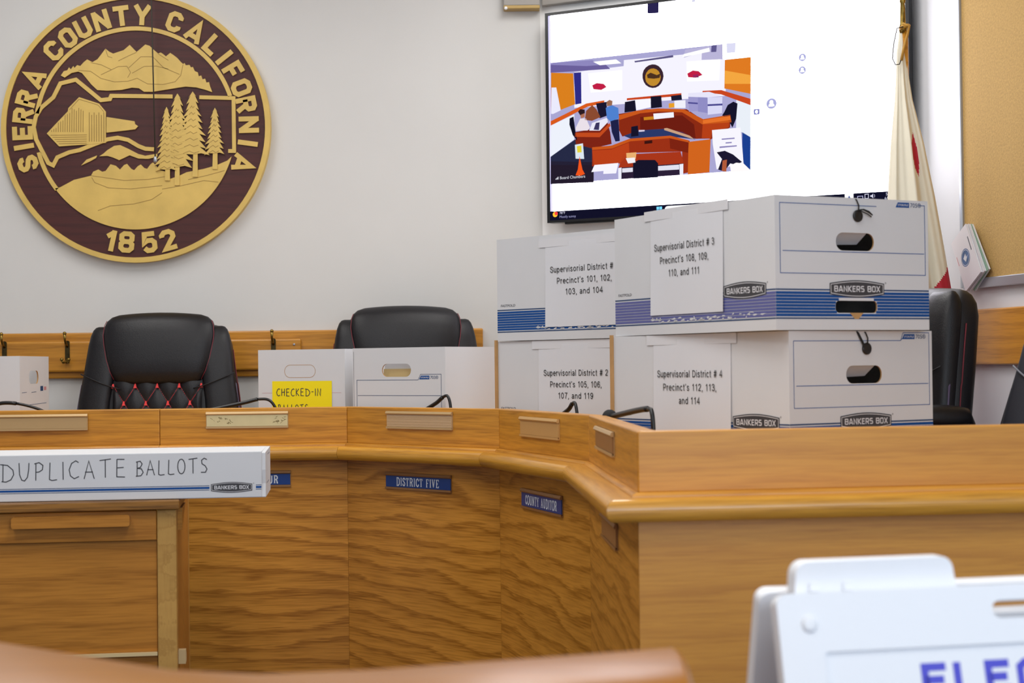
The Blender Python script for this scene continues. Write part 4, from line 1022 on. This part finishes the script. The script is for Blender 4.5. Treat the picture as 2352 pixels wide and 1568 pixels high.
def big_box(label, A, yaw, z0, lines, sheet_rect, tail, torn=False, front=True, flap_edge=True, sheet_label='', group='supervisorial district ballot boxes'):
    W, L, H = 0.398, 0.622, 0.272
    t = thing('storage_box', label, 'box', TR(A[0], A[1], z0, yaw), group)
    hole = rrect(0.153, 0.163, 0.252, 0.2, 0.0175)
    slot = rrect(0.150, 0.035, 0.258, 0.06, 0.009)
    slot = slot[:len(slot)]
    mb, FF = carton(t, W, L, H, Matrix.Identity(4), [hole, slot])
    FSd = frame((0, L, 0), (0, -1, 0), (0, 0, 1))       # left side, x from the far end toward the front
    # front printing
    fr = [(0.012, 0.252), (0.012, 0.115), (0.389, 0.115), (0.389, 0.268)]
    if tail:
        mb.ribbon([(0.26, 0.2565), (0.012, 0.2565), (0.012, 0.115), (0.389, 0.115), (0.389, 0.262), (0.372, 0.262)], 0.0014, 'blue', 0.0004, FF)
    else:
        mb.ribbon([(0.307, 0.2515), (0.312, 0.2565)], 0.0012, 'blue', 0.0004, FF)
        mb.ribbon([(0.012, 0.2515), (0.307, 0.2515), (0.314, 0.268), (0.389, 0.268), (0.389, 0.115), (0.012, 0.115)], 0.0013, 'blue', 0.0004, FF, closed=False)
        mb.ribbon([(0.012, 0.2515), (0.012, 0.115)], 0.0013, 'blue', 0.0004, FF)
    mb.ribbon([(0.018, 0.16), (0.386, 0.16)], 0.0014, 'blue', 0.0004, FF)
    tabmark(mb, FF, 0.389, 0.2545 if not tail else 0.2565, '705®')
    stripes(mb, FF, 0.0, W, 0.0835, slot=(0.150, 0.035, 0.258, 0.06, 0.009))
    badge(mb, FF, 0.206, 0.0845, 0.142, 0.036)
    # kraft notch under the lower slot and the flap folded into the hand hole
    mb.fill([(0.186, 0.0352), (0.199, 0.0225), (0.209, 0.0225), (0.222, 0.0352)], 0.0007, 0.0007, 'card_in', FF)
    fl = [(0.153, 0.004, 0.2), (0.236, 0.004, 0.2), (0.226, 0.024, 0.178), (0.156, 0.024, 0.176)]
    mb.add(fl + [(x, y + 0.002, z + 0.001) for x, y, z in fl], [(0, 1, 2, 3), (7, 6, 5, 4), (2, 6, 7, 3), (1, 5, 6, 2), (0, 3, 7, 4)], 'grey_flap')
    # side printing
    sc = 'violet' if torn == 'tape' else 'blue'
    stripes(mb, FSd, 0.0, L, 0.0835, sc)
    if front: badge(mb, FSd, L - 0.106, 0.0845, 0.15, 0.036)
    mb.text('FASTFOLD', 0.014, 0.091, 0.006, 'ink_grey', 0.058, bold=0.012, z=0.0005, T=FSd, skew=0.25)
    if torn:
        rnd = random.Random(9)
        for k in range(46):
            x = 0.15 + rnd.random() * 0.42; y = 0.026 + abs(rnd.gauss(0, 0.006)); w = rnd.uniform(.004, .022)
            mb.fill([(x, y), (x + w * .4, y + rnd.uniform(-.002, .001)), (x + w, y + rnd.uniform(0, .003)), (x + w * .7, y + rnd.uniform(.002, .005)), (x + w * .2, y + rnd.uniform(.001, .004))], 0.0009, 0.0009, 'card', FSd)
    mb.build('carton', t, bevel=0.0025)
    button(t, FF, 0.209, 0.235, tail)
    if flap_edge:
        mb = MB(); mb.box(-0.0065, L - 0.004, 0.0, -0.0005, L + 0.004, H + 0.004, 'card_in'); mb.build('flap_edge', t)
    x0, y0, x1, y1 = sheet_rect
    sheet(t, FSd, x0, y0, x1, y1, lines, sheet_label)
    return t
def lines3(xc, base, a, b, c, wa, wb, wc, ya=0.0):
    return [(a, xc, base, 0.0155, wa), (b, xc, base - 0.0295, 0.0155, wb), (c, xc, base - 0.0585, 0.0155, wc)]
LB_ = 0.622
big_box('white storage box labelled Supervisorial District # 3, topmost of the front stack', (0.53, 3.336), 0.48, 1.1135,
        lines3(LB_ - 0.328, 0.186, 'Supervisorial District # 3', 'Precinct\u2019s 108, 109,', '110, and 111', 0.236, 0.19, 0.122),
        (LB_ - 0.463, 0.043, LB_ - 0.179, 0.268), True, 'tape', True, False, 'white sheet printed Supervisorial District # 3')
big_box('white storage box labelled Supervisorial District # 4, at the bottom of the front stack', (0.558, 3.356), 0.545, CT,
        lines3(LB_ - 0.328, 0.178, 'Supervisorial District # 4', 'Precinct\u2019s 112, 113,', 'and 114', 0.232, 0.19, 0.075),
        (LB_ - 0.460, 0.045, LB_ - 0.184, 0.262), False, False, True, True, 'white sheet printed Supervisorial District # 4')
ny = 0.72
A1 = (-0.038 + 0.622 * math.sin(ny), 4.469 - 0.622 * math.cos(ny))
big_box('white storage box listing precincts 101 to 104, topmost of the rear stack', A1, ny, 1.1135,
        lines3(LB_ - 0.283, 0.173, 'Supervisorial District # 1', 'Precinct\u2019s 101, 102,', '103, and 104', 0.25, 0.2, 0.137),
        (LB_ - 0.428, 0.033, LB_ - 0.145, 0.252), False, 'torn', False, False, 'white sheet listing precincts 101 to 104')
big_box('white storage box labelled Supervisorial District # 2, at the bottom of the rear stack', (A1[0] - 0.002, A1[1] + 0.011), ny, CT,
        lines3(LB_ - 0.315, 0.18, 'Supervisorial District # 2', 'Precinct\u2019s 105, 106,', '107, and 119', 0.238, 0.19, 0.13),
        (LB_ - 0.455, 0.05, LB_ - 0.180, 0.262), False, False, False, True, 'white sheet printed Supervisorial District # 2')

# open storage boxes on the dais
def open_box(label, A, yaw, W, L, H, style):
    t = thing('storage_box', label, 'box', TR(A[0], A[1], CT, yaw), 'open storage boxes on the dais')
    zc = H - 0.064
    if style == 'note':
        holes = []
    elif style == 'side':
        holes = [rrect(0.095, zc - 0.02, 0.195, zc + 0.02, 0.019)]
    else:
        holes = [rrect(0.108, zc - 0.0185, 0.212, zc + 0.0185, 0.018)]
    mb, FF = carton(t, W, L, H, Matrix.Identity(4), holes, True)
    if style == 'form':
        top = H - 0.0915
        mb.ribbon([(0.015, 0.02), (0.015, top), (0.237, top), (0.246, top + 0.0155), (0.318, top + 0.0155), (0.318, 0.02)], 0.0013, 'blue_dark', 0.0004, FF)
        mb.ribbon([(0.018, top - 0.044), (0.316, top - 0.044)], 0.0013, 'blue_dark', 0.0004, FF)
        mb.ribbon([(0.004, 0.01), (0.004, H - 0.01)], 0.001, 'ink_grey', 0.0004, FF)
        tabmark(mb, FF, 0.3175, top + 0.0015, '703®', 0.98)
        mb.box(0.09, 0.03, 0.12, 0.23, 0.034, zc + 0.004, 'tan_card')
        mb.box(0.09, 0.0345, 0.12, 0.23, 0.0375, zc + 0.03, 'card')
    elif style == 'note':
        mb.ribbon(rrect(0.088, zc - 0.0185, 0.189, zc + 0.0185, 0.018), 0.0012, 'card_in', 0.0004, FF, closed=True)
        mb.ribbon([(0.013, H - 0.128), (W - 0.012, H - 0.128)], 0.0008, 'red_ink', 0.0004, FF)
    else:
        mb.ribbon([(0.07, H - 0.148), (0.28, H - 0.145)], 0.0014, 'blue_dark', 0.0004, FF)
        mb.rect(0.215, H - 0.107, 0.245, H - 0.092, 'blue_dark', 0.0004, FF)
        mb.rect(0.255, H - 0.105, 0.28, H - 0.094, 'red_ink', 0.0004, FF)
        for a in (0.02, 0.12): mb.ribbon([(a, H - 0.11), (a + 0.05, H - 0.109)], 0.0015, 'blue_dark', 0.0004, FF)
    mb.build('carton', t, bevel=0.002)
    return t, FF
open_box('white storage box with long side turned, at the left edge of the dais', (-1.465, 4.95), PI / 2, 0.31, 0.46, 0.2525, 'side')
bx, FF = open_box('white storage box with the yellow CHECKED-IN BALLOTS note', (-0.757, 4.96), -0.35, 0.285, 0.37, 0.262, 'note')
sheet(bx, FF, 0.047, 0.02, 0.243, 0.169, [('CHECKED-IN', 0.062, 0.125, 0.0215, 0.145), ('BALLOTS', 0.066, 0.078, 0.0215, 0.098)],
      'yellow note hand lettered CHECKED-IN BALLOTS', 0.002, False, 'yellow', True)
open_box('white storage box numbered 703 with an oval kraft hand hole, right of the yellow note', (-0.46, 4.80), -0.6, 0.332, 0.40, 0.262, 'form')

# ------------------------------------------------------------------ executive chairs
def chair(label, x, y, rz, top=1.2, body='leather', seam='red_seam', pipe='piping', quilt=True, hb=0.51, taper=1.0, arm_z=0.67, pillow=True, arm_y=(-0.30, -0.02)):
    t = thing('office_chair', label, 'chair', TR(x, y, 0, rz), 'executive office chairs')
    h = top
    def cy(z): return 0.05 + 0.10 * max(0, (z - 0.45) / 0.75) ** 1.6
    k = hb / 0.51
    def hw(z): return k * (0.237 + (0.018 if z < 0.9 else 0.018 - 0.04 * (z - 0.9) / 0.3)) * (taper + (1 - taper) * (1.25 - z) / 0.8 if z < 1.25 else taper)
    mb = MB(); rings = []
    zs = [0.47, 0.49, 0.55, 0.7, 0.85, 0.95, 1.05, h - 0.06, h - 0.03, h - 0.012, h - 0.003, h]
    fw = [0.9, 0.97, 1, 1, 1, 1, 1, 0.99, 0.965, 0.92, 0.86, 0.78]
    ft = [0.3, 0.8, 1, 1, 1, 1, 1, 0.95, 0.8, 0.55, 0.3, 0.05]
    for z, a, b in zip(zs, fw, ft):
        rings.append([(p[0], cy(z) + 0.02 + p[1], z - 0.02 * (abs(p[0]) / 0.25) ** 2 * (z > 1.0)) for p in srect(hw(z) * a, 0.058 * b, 3.6, 48)])
    mb.loft(rings, body); mb.build('backrest', t)
    for sx in (-1, 1):
        mb = MB(); rings = []
        for z, a, b in zip(zs, [.7, .9, 1, 1, 1, 1, 1, 1, .95, .85, .7, .5], ft):
            w = 0.046 * a; cx = sx * (hw(z) * 0.99 - 0.052)
            rings.append([(cx + p[0], cy(z) - 0.022 + p[1] + 0.12 * max(0, abs(cx + p[0]) - 0.17) ** 1.0, z - 0.004 - 0.02 * (abs(cx) / 0.25) ** 2 * (z > 1.0)) for p in srect(w + 0.008, 0.034 * b, 2.8, 28)])
        mb.loft(rings, body); b = mb.build('side_bolster', t)
        # piping and stitched seam along the outer edge
        mb = MB(); E1, E2 = [], []
        for z in [0.5 + (h - 0.075 - 0.5) * q / 24 for q in range(25)]:
            zz = z - 0.02 * (hw(z) / 0.25) ** 2 * (z > 1.0)
            E1.append((sx * (hw(z) * 1.0 - 0.003), cy(z) - 0.018, zz)); E2.append((sx * (hw(z) * 1.0 + 0.0005), cy(z) + 0.012, zz))
        mb.tube(E1, 0.0028, pipe, 6); b1 = mb.build('piping', b)
        mb = MB(); mb.tube(E2, 0.0016, seam, 6); mb.build('stitching', b)
        mb = MB(); s0 = []
        for q in range(9):
            f = q / 8; xx = sx * (0.118 + (hw(1.0) - 0.122) * f); zz = 0.985 + 0.05 * f ** 1.2
            s0.append((xx, cy(zz) - 0.062 + 0.018 * abs(f - 0.55) + 0.12 * max(0, abs(xx) - 0.17), zz))
        mb.tube(s0, 0.0022, seam if not quilt else body, 6); mb.build('cross_seam', b)
    if pillow:
        mb = MB(); rings = []
        pz = [0.995, 1.0, 1.012, 1.04, 1.08, 1.13, 1.17, 1.2, 1.215, 1.227, 1.232]
        pw = [0.105, 0.122, 0.137, 0.15, 0.162, 0.171, 0.174, 0.171, 0.165, 0.15, 0.128]
        pt = [0.008, 0.02, 0.032, 0.042, 0.046, 0.047, 0.046, 0.042, 0.034, 0.02, 0.006]
        for z, w, q in zip(pz, pw, pt):
            z2 = z + (h - 1.2)
            rings.append([(p[0] * k, cy(z2) - 0.03 + p[1], z2 - 0.012 * (abs(p[0]) / 0.16) ** 2 * (z > 1.15)) for p in srect(w, q, 3.2, 44)])
        mb.loft(rings, body); b = mb.build('headrest', t)
        for sx in (-1, 1):
            mb = MB()
            mb.tube([(sx * (w * k - 0.002 - 0.02 * (q < 0.03)), cy(z + h - 1.2) - 0.03 - q * 0.45, z + h - 1.2 - 0.01 * (z > 1.15)) for z, w, q in list(zip(pz, pw, pt))[2:9]], 0.0011, seam, 6)
            mb.build('stitching', b)
    if quilt:
        mb = MB(); nx, nz = 72, 80; z0, z1 = 0.60, 1.01
        vs, fs = [], []
        def qh(x, z):
            a = (x / 0.068 + (z - 0.995) / 0.113) - 0.0; b = (x / 0.068 - (z - 0.995) / 0.113)
            return 0.011 * (abs(math.sin(PI * a)) * abs(math.sin(PI * b))) ** 0.5
        for j in range(nz + 1):
            for i in range(nx + 1):
                x = (-0.137 + 0.274 * i / nx) * k; z = z0 + (z1 - z0) * j / nz
                e = min(1, (0.137 * k - abs(x)) / 0.01)
                vs.append((x, cy(z) - 0.041 - qh(x / k, z) * e, z))
        fs = [(j * (nx + 1) + i, j * (nx + 1) + i + 1, (j + 1) * (nx + 1) + i + 1, (j + 1) * (nx + 1) + i) for j in range(nz) for i in range(nx)]
        mb.add(vs, fs, body, True); b = mb.build('quilted_panel', t)
        mb = MB()
        for row in range(0, 7):
            z = 0.995 - row * 0.0565; o = 0 if row % 2 == 0 else 0.034
            for q in range(-3, 4):
                x = q * 0.068 + o
                if abs(x) > 0.138: continue
                if z > z0 + 0.06:
                    for sx in (-1, 1):
                        x2 = x + sx * 0.034
                        if abs(x2) <= 0.138: mb.tube([(x * k, cy(z) - 0.043, z), (x2 * k, cy(z - 0.0565) - 0.043, z - 0.0565)], 0.0012, 'red_line', 5)
                mb.loft([[(x * k - 0.002, cy(z) - 0.048, z + 0.007), (x * k + 0.002, cy(z) - 0.048, z + 0.007), (x * k + 0.0015, cy(z) - 0.044, z + 0.007)],
                         [(x * k - 0.0052, cy(z) - 0.053, z - 0.007), (x * k + 0.0052, cy(z) - 0.053, z - 0.007), (x * k + 0.003, cy(z) - 0.044, z - 0.006)]], 'red_thread', False)
        mb.build('stitching', b)
    mb = MB(); rings = []
    for z, a in ((0.41, 0.85), (0.42, 0.95), (0.45, 1.0), (0.49, 1.0), (0.515, 0.96), (0.525, 0.85)):
        rings.append([(p[0], -0.22 + p[1], z) for p in srect(0.26 * a, 0.255 * a, 4, 40)])
    mb.loft(rings, body); mb.build('seat', t)
    for sx in (-1, 1):
        mb = MB(); rings = []
        for q in range(11):
            y = arm_y[0] + (arm_y[1] - arm_y[0]) * q / 10; f = math.sin(PI * min(1, max(0.04, (q + .3) / 10.6))) ** 0.35
            rings.append([(sx * 0.285 + p[0], y, arm_z + p[1] - 0.02 * (q == 10)) for p in srect(0.036 * f, 0.028 * f, 2.4, 20)])
        mb.loft(rings, body); a = mb.build('armrest', t)
        mb = MB(); mb.tube([(sx * 0.285, -0.17, arm_z - 0.02), (sx * 0.288, -0.16, 0.5), (sx * 0.24, -0.16, 0.42), (sx * 0.1, -0.16, 0.4)], 0.014, 'black_pl', 10); mb.build('arm_bracket', a)
    mb = MB(); mb.lathe([(0.03, 0.1), (0.03, 0.28), (0.022, 0.28), (0.022, 0.4), (0.08, 0.4), (0.08, 0.412)], 'black_pl', 20, T=TR(0, -0.2, 0)); mb.build('gas_column', t)
    for q in range(5):
        a = 2 * PI * q / 5 + 0.3
        mb = MB(); mb.tube([(0.02 * math.cos(a), -0.2 + 0.02 * math.sin(a), 0.11), (0.3 * math.cos(a), -0.2 + 0.3 * math.sin(a), 0.075)], [0.026, 0.016], 'chrome', 10); lg = mb.build('base_leg', t)
        mb = MB(); mb.lathe([(0.012, -0.02), (0.028, -0.016), (0.028, 0.016), (0.012, 0.02)], 'black_pl', 20, T=TR(0.3 * math.cos(a), -0.2 + 0.3 * math.sin(a), 0.029, a, PI / 2)); mb.build('caster', lg)
    return t
chair('black leather chair with red diamond stitching, left of the yellow note', -1.155, 5.36, 0.03, 1.203, hb=0.535)
chair('black leather chair behind the yellow note and the open boxes', -0.34, 5.455, 0.13, 1.22, hb=0.545)
chair('black leather chair seen side on, right of the front ballot box stack', 0.845, 4.04, -1.25, 1.225, arm_z=0.92, pillow=False, arm_y=(-0.05, 0.12))
chair('charcoal chair with grey seam at the right wall', 1.272, 3.64, -0.42, 1.255, 'leather2', 'grey_seam', 'leather2', False, 0.59, 0.5, pillow=False)

# ------------------------------------------------------------------ gooseneck microphones on the dais
def mic(label, bx, by, pts, r=0.0042, ball=False, rz=0.0):
    t = thing('gooseneck_microphone', label, 'microphone', TR(bx, by, CT, rz), 'gooseneck microphones')
    mb = MB(); mb.lathe([(0.03, 0), (0.03, 0.01), (0.02, 0.018), (0.006, 0.022)], 'black_pl', 24); mb.build('base', t)
    P = [Vector(p) for p in pts]
    # smooth the neck
    S2 = [Vector((0, 0, 0.02))] + P
    out = []
    for i in range(len(S2) - 1):
        p0 = S2[max(i - 1, 0)]; p1 = S2[i]; p2 = S2[i + 1]; p3 = S2[min(i + 2, len(S2) - 1)]
        for q in range(8):
            u = q / 8
            out.append(0.5 * ((2 * p1) + (p2 - p0) * u + (2 * p0 - 5 * p1 + 4 * p2 - p3) * u * u + (3 * p1 - p0 - 3 * p2 + p3) * u ** 3))
    out.append(S2[-1])
    n = len(out); m = int(n * 0.62)
    mb = MB(); mb.tube(out[:m + 1], r, 'black_pl', 10); mb.build('neck', t)
    mb = MB(); mb.tube(out[m:], [r * 1.35] * (n - m), 'black_pl', 10); mb.build('stem_tube', t)
    mb = MB()
    if ball:
        mb.ball(out[-1], 0.017, 'string'); mb.build('foam_windscreen', t)
    else:
        d = (out[-1] - out[-3]).normalized()
        mb.tube([out[-1], out[-1] + d * 0.004, out[-1] + d * 0.03, out[-1] + d * 0.034], [0.004, 0.007, 0.007, 0.003], 'string', 12); mb.build('capsule', t)
mic('black gooseneck microphone at the far left of the dais, in front of the left box', -1.34, 4.86, [(-0.01, 0, 0.075), (-0.07, 0, 0.105), (-0.15, 0, 0.115), (-0.22, 0, 0.09)])
mic('black gooseneck microphone in front of the first chair', -0.685, 4.86, [(-0.002, 0, 0.075), (-0.022, 0, 0.112), (-0.055, 0, 0.118), (-0.10, 0, 0.108), (-0.2, 0, 0.088)])
mic('black gooseneck microphone in front of the box numbered 703', -0.168, 4.555, [(-0.002, 0, 0.09), (-0.012, 0, 0.124), (-0.03, 0, 0.124), (-0.06, 0, 0.106), (-0.12, 0, 0.08)], rz=-0.75)
mic('black gooseneck microphone under the Supervisorial District # 2 sheet', 0.158, 4.06, [(-0.002, 0, 0.08), (-0.012, 0, 0.112), (-0.028, 0, 0.113), (-0.05, 0, 0.098), (-0.1, 0, 0.08)], rz=-1.15)
mic('black gooseneck microphone with round foam head at the dais corner', 0.285, 3.38, [(0.0, 0, 0.07), (-0.008, 0, 0.108), (-0.03, 0, 0.116), (-0.12, 0, 0.11), (-0.30, 0, 0.092)], 0.0048, True, rz=-1.33)

# ------------------------------------------------------------------ wooden desk with the flat ballot box
DK = TR(-0.772, 3.85, 0, 0.145)
desk = thing('wooden_desk', 'worn oak desk with a wide drawer pull under the DUPLICATE BALLOTS box', 'desk', DK)
DZ = 0.748
mb = MB(); mb.box(-1.15, -0.012, DZ - 0.022, 0.0, 0.62, DZ, 'desk_dark'); mb.build('desktop', desk, bevel=0.003)
mb = MB(); mb.box(-0.052, 0.004, 0.0, -0.008, 0.05, DZ - 0.0225, 'maple_post'); mb.build('leg', desk, bevel=0.003)
mb = MB(); mb.box(-0.052, 0.56, 0.0, -0.008, 0.61, DZ - 0.0225, 'maple_post'); mb.build('leg', desk, bevel=0.003)
mb = MB(); mb.box(-1.14, 0.004, 0.0, -1.096, 0.05, DZ - 0.0225, 'maple_post'); mb.build('leg', desk, bevel=0.003)
mb = MB(); mb.box(-1.14, 0.56, 0.0, -1.096, 0.61, DZ - 0.0225, 'maple_post'); mb.build('leg', desk, bevel=0.003)
mb = MB(); mb.box(-0.03, 0.0505, 0.05, -0.0085, 0.5595, DZ - 0.0225, 'oak_desk'); mb.build('side_panel', desk)
mb = MB(); mb.fill([(0.0505, DZ - 0.023), (0.2, DZ - 0.023), (0.0505, DZ - 0.075)], -0.008, 0.003, 'oak_rail', frame((0, 0, 0), (0, 1, 0), (0, 0, 1))); mb.build('corner_brace', desk)
mb = MB(); mb.box(-1.095, 0.004, 0.655, -0.0535, 0.024, DZ - 0.024, 'oak_desk'); dr = mb.build('drawer', desk, bevel=0.002)
mb = MB()
mb.fill(rrect(-0.375, 0.690, -0.112, 0.716, 0.006), 0.0, 0.022, 'oak_desk', frame((0, 0.004, 0), (1, 0, 0), (0, 0, 1))); mb.build('drawer_pull', dr, bevel=0.004)
mb = MB(); mb.box(-1.095, 0.016, 0.397, -0.0535, 0.026, 0.6535, 'oak_desk'); mb.build('front_panel', desk)
mb = MB(); mb.box(-1.095, 0.006, 0.389, -0.0535, 0.026, 0.3965, 'pale_wood'); mb.build('divider_strip', desk)
mb = MB(); mb.box(-1.095, 0.016, 0.06, -0.0535, 0.026, 0.3885, 'oak_desk'); mb.build('lower_panel', desk)
mb = MB(); mb.fill([(0.052, 0.36), (0.10, 0.36), (0.10, 0.375), (0.075, 0.392), (0.052, 0.392)], -0.008, 0.008, 'pale_wood', frame((0, 0, 0), (0, 1, 0), (0, 0, 1))); mb.build('wooden_block', desk)

fb = thing('storage_box', 'long flat white box hand lettered DUPLICATE BALLOTS on the wooden desk', 'box', TR(-0.58, 3.87, DZ + 0.001, 0.1))
mb = MB()
L_, D_, H_ = 0.66, 0.25, 0.107
mb.box(-L_, 0, 0, -0.0045, D_, H_, 'card')
mb.fill([(0.0, 0), (D_, 0), (D_ - 0.004, H_), (0.004, H_ - 0.003), (0.002, H_ * 0.6), (0.006, H_ * 0.3)], -0.0045, 0.004, 'card', frame((0, 0, 0), (0, 1, 0), (0, 0, 1)))
FF = frame((-L_, 0, 0), (1, 0, 0), (0, 0, 1))
def fx(c): return L_ - (1422 - c) * 0.00042
for a, b in ((0.0, fx(1125)), (fx(1378), fx(1409))):
    mb.rect(a, 0.0285, b, 0.0298, 'blue_dark', 0.0004, FF); mb.rect(a, 0.0218, b, 0.0265, 'blue', 0.0004, FF); mb.rect(a, 0.0185, b, 0.0198, 'blue_dark', 0.0004, FF)
badge(mb, FF, (fx(1133) + fx(1358)) / 2, 0.0245, fx(1358) - fx(1133), 0.0245)
mb.strokes(HAND, 'DUPLICATE', fx(6), 0.0455, 0.041, 0.0021, 'pen', fx(668) - fx(6), 0.0005, FF, 0.34, wob=0.03, rise=0.008)
mb.strokes(HAND, 'BALLOTS', fx(728), 0.0545, 0.034, 0.0021, 'pen', fx(1112) - fx(728), 0.0005, FF, 0.3, wob=0.03, rise=0.006)
FR = frame((0.004, 0, 0), (0, 1, 0), (0, 0, 1))
mb.ribbon([(0.06, 0.09), (0.06, 0.03), (0.16, 0.03)], 0.0015, 'blue_dark', 0.0005, FR)
mb.ribbon([(0.1, 0.095), (0.2, 0.095)], 0.0015, 'blue_dark', 0.0005, FR)
mb.build('carton', fb, bevel=0.002)

# ------------------------------------------------------------------ folding A-frame sign
SG = TR(0.262, 1.75, 0, 0.22)
sign = thing('sandwich_board', 'white plastic folding sandwich board with blue ELECTION lettering', 'sign', SG)
SH_, SWD, LEAN = 0.806, 0.60, math.radians(14)
def leaf(name, s, poster):
    # leaf hangs from the hinge line at z = SH_, leaning out toward -y (s = -1) or +y (s = 1)
    T = Matrix.Translation((0, s * 0.014, SH_)) @ Matrix.Rotation(s * LEAN, 4, 'X') @ frame((0, 0, 0), (1, 0, 0), (0, 0, 1))
    hl = SH_ / math.cos(LEAN) - 0.002
    if s > 0: T = T @ Matrix.Scale(-1, 4, (0, 0, 1))
    outline = arc(SWD - 0.012, -0.012, 0.012, 0.012, 0, 90, 5) + arc(0.012, -0.012, 0.012, 0.012, 90, 180, 5) + [(0, -hl), (SWD, -hl)]
    slot = rrect(0.242, -0.035, 0.358, -0.0165, 0.009)
    post = rrect(0.048, -hl + 0.06, SWD - 0.048, -0.0615, 0.003, 2)
    mb = MB()
    mb.fill([outline, slot[::-1]], 0.0, 0.012, 'white_pl', T)
    mb.fill([outline, slot[::-1], post[::-1]], 0.012, 0.0165, 'white_pl', T)
    p = mb.build(name, sign, bevel=0.002, recalc=True)
    mb = MB(); mb.lathe([(0.009, 0.0165), (0.0085, 0.0185), (0.005, 0.0195)], 'white_pl', 20, T @ TR(0.034, -0.032, 0)); mb.build('rivet', p)
    if poster:
        mb = MB(); mb.rect(0.05, -hl + 0.062, SWD - 0.05, -0.0635, 'white_pl', 0.0124, T)
        mb.strokes(BOLD, 'ELECTION', SWD / 2 - 0.148, -0.112, 0.034, 0.0085, 'sign_blue', 0.285, 0.0128, T, 0.14)
        q = mb.build('poster', p); q['label'] = 'white poster with blue ELECTION lettering'
leaf('front_leaf', -1, True)
leaf('rear_leaf', 1, False)
mb = MB()
TT = frame((0, 0.010, SH_ - 0.012), (1, 0, 0), (0, 0, 1))
mb.fill(arc(0.196, 0.03, 0.014, 0.016, 0, 90, 6) + arc(0.044, 0.03, 0.014, 0.016, 90, 180, 6) + [(0.028, 0), (0.216, 0)], 0.0, 0.022, 'white_pl', TT)
tab = mb.build('carry_tab', sign, bevel=0.003, recalc=True)
for x in (0.05, 0.088):
    mb = MB(); mb.box(x - 0.006, 0.014, 0.021, x + 0.006, 0.024, 0.0255, 'white_pl', TT); mb.build('stud', tab, bevel=0.0015)

# ------------------------------------------------------------------ low wooden barrier in front
BZ = 0.794
far = [Vector(p) for p in ((-1.25, 2.22), (-0.494, 1.60), (-0.30, 1.445), (-0.22, 1.42), (-0.12, 1.436), (0.154, 1.528))]
bar = thing('low_barrier', 'low varnished wooden barrier with a wide glossy cap along the bottom foreground', 'barrier', TR(-0.22, 1.42, 0))
def nrm(i):
    a = far[max(i - 1, 0)]; b = far[min(i + 1, len(far) - 1)]; d = (b - a).normalized(); return Vector((d.y, -d.x))
near = [p + nrm(i) * 0.17 for i, p in enumerate(far)]
far = [p - nrm(i) * 0.03 for i, p in enumerate(far)]
near[-1] = Vector((0.139, 1.36))
# crowned cap: cross-sections along the barrier, rounded at both edges
def section(i):
    end = 1.0
    a, b = far[i], near[i]; out = []
    for t in [0.0, 0.02, 0.06, 0.14, 0.25, 0.38, 0.5, 0.62, 0.75, 0.86, 0.94, 0.98, 1.0]:
        u = 2 * t - 1; p = a + (b - a) * (0.5 + (t - 0.5) * end)
        out.append((p.x, p.y, BZ - 0.009 * u * u - 0.012 * abs(u) ** 10 - (1 - end) * 0.06))
    for t in (1.0, 0.0):
        p = a + (b - a) * (0.5 + (t - 0.5) * end)
        out.append((p.x, p.y, BZ - 0.036))
    return out
mb = MB()
rings = [section(i) for i in range(len(far) - 1)]
dl = (far[-1] - far[-2]).normalized()
rings.append(section(len(far) - 1))
last = [(p[0] + dl.x * 0.008, p[1] + dl.y * 0.008, max(BZ - 0.036, p[2] - 0.006)) for p in rings[-1]]
rings.append(last)
mb.loft(rings, 'oak_barrier', True); mb.build('cap', bar, Matrix.Identity(4), recalc=True)
mb = MB()
i1 = [p + nrm(i) * 0.04 for i, p in enumerate(far)]; i2 = [p + nrm(i) * 0.13 for i, p in enumerate(far)]
mb.fill([tuple(p) for p in i1] + [tuple(p) for p in reversed(i2)], 0, BZ - 0.0355, 'oak_panel'); mb.build('panel', bar, Matrix.Identity(4))
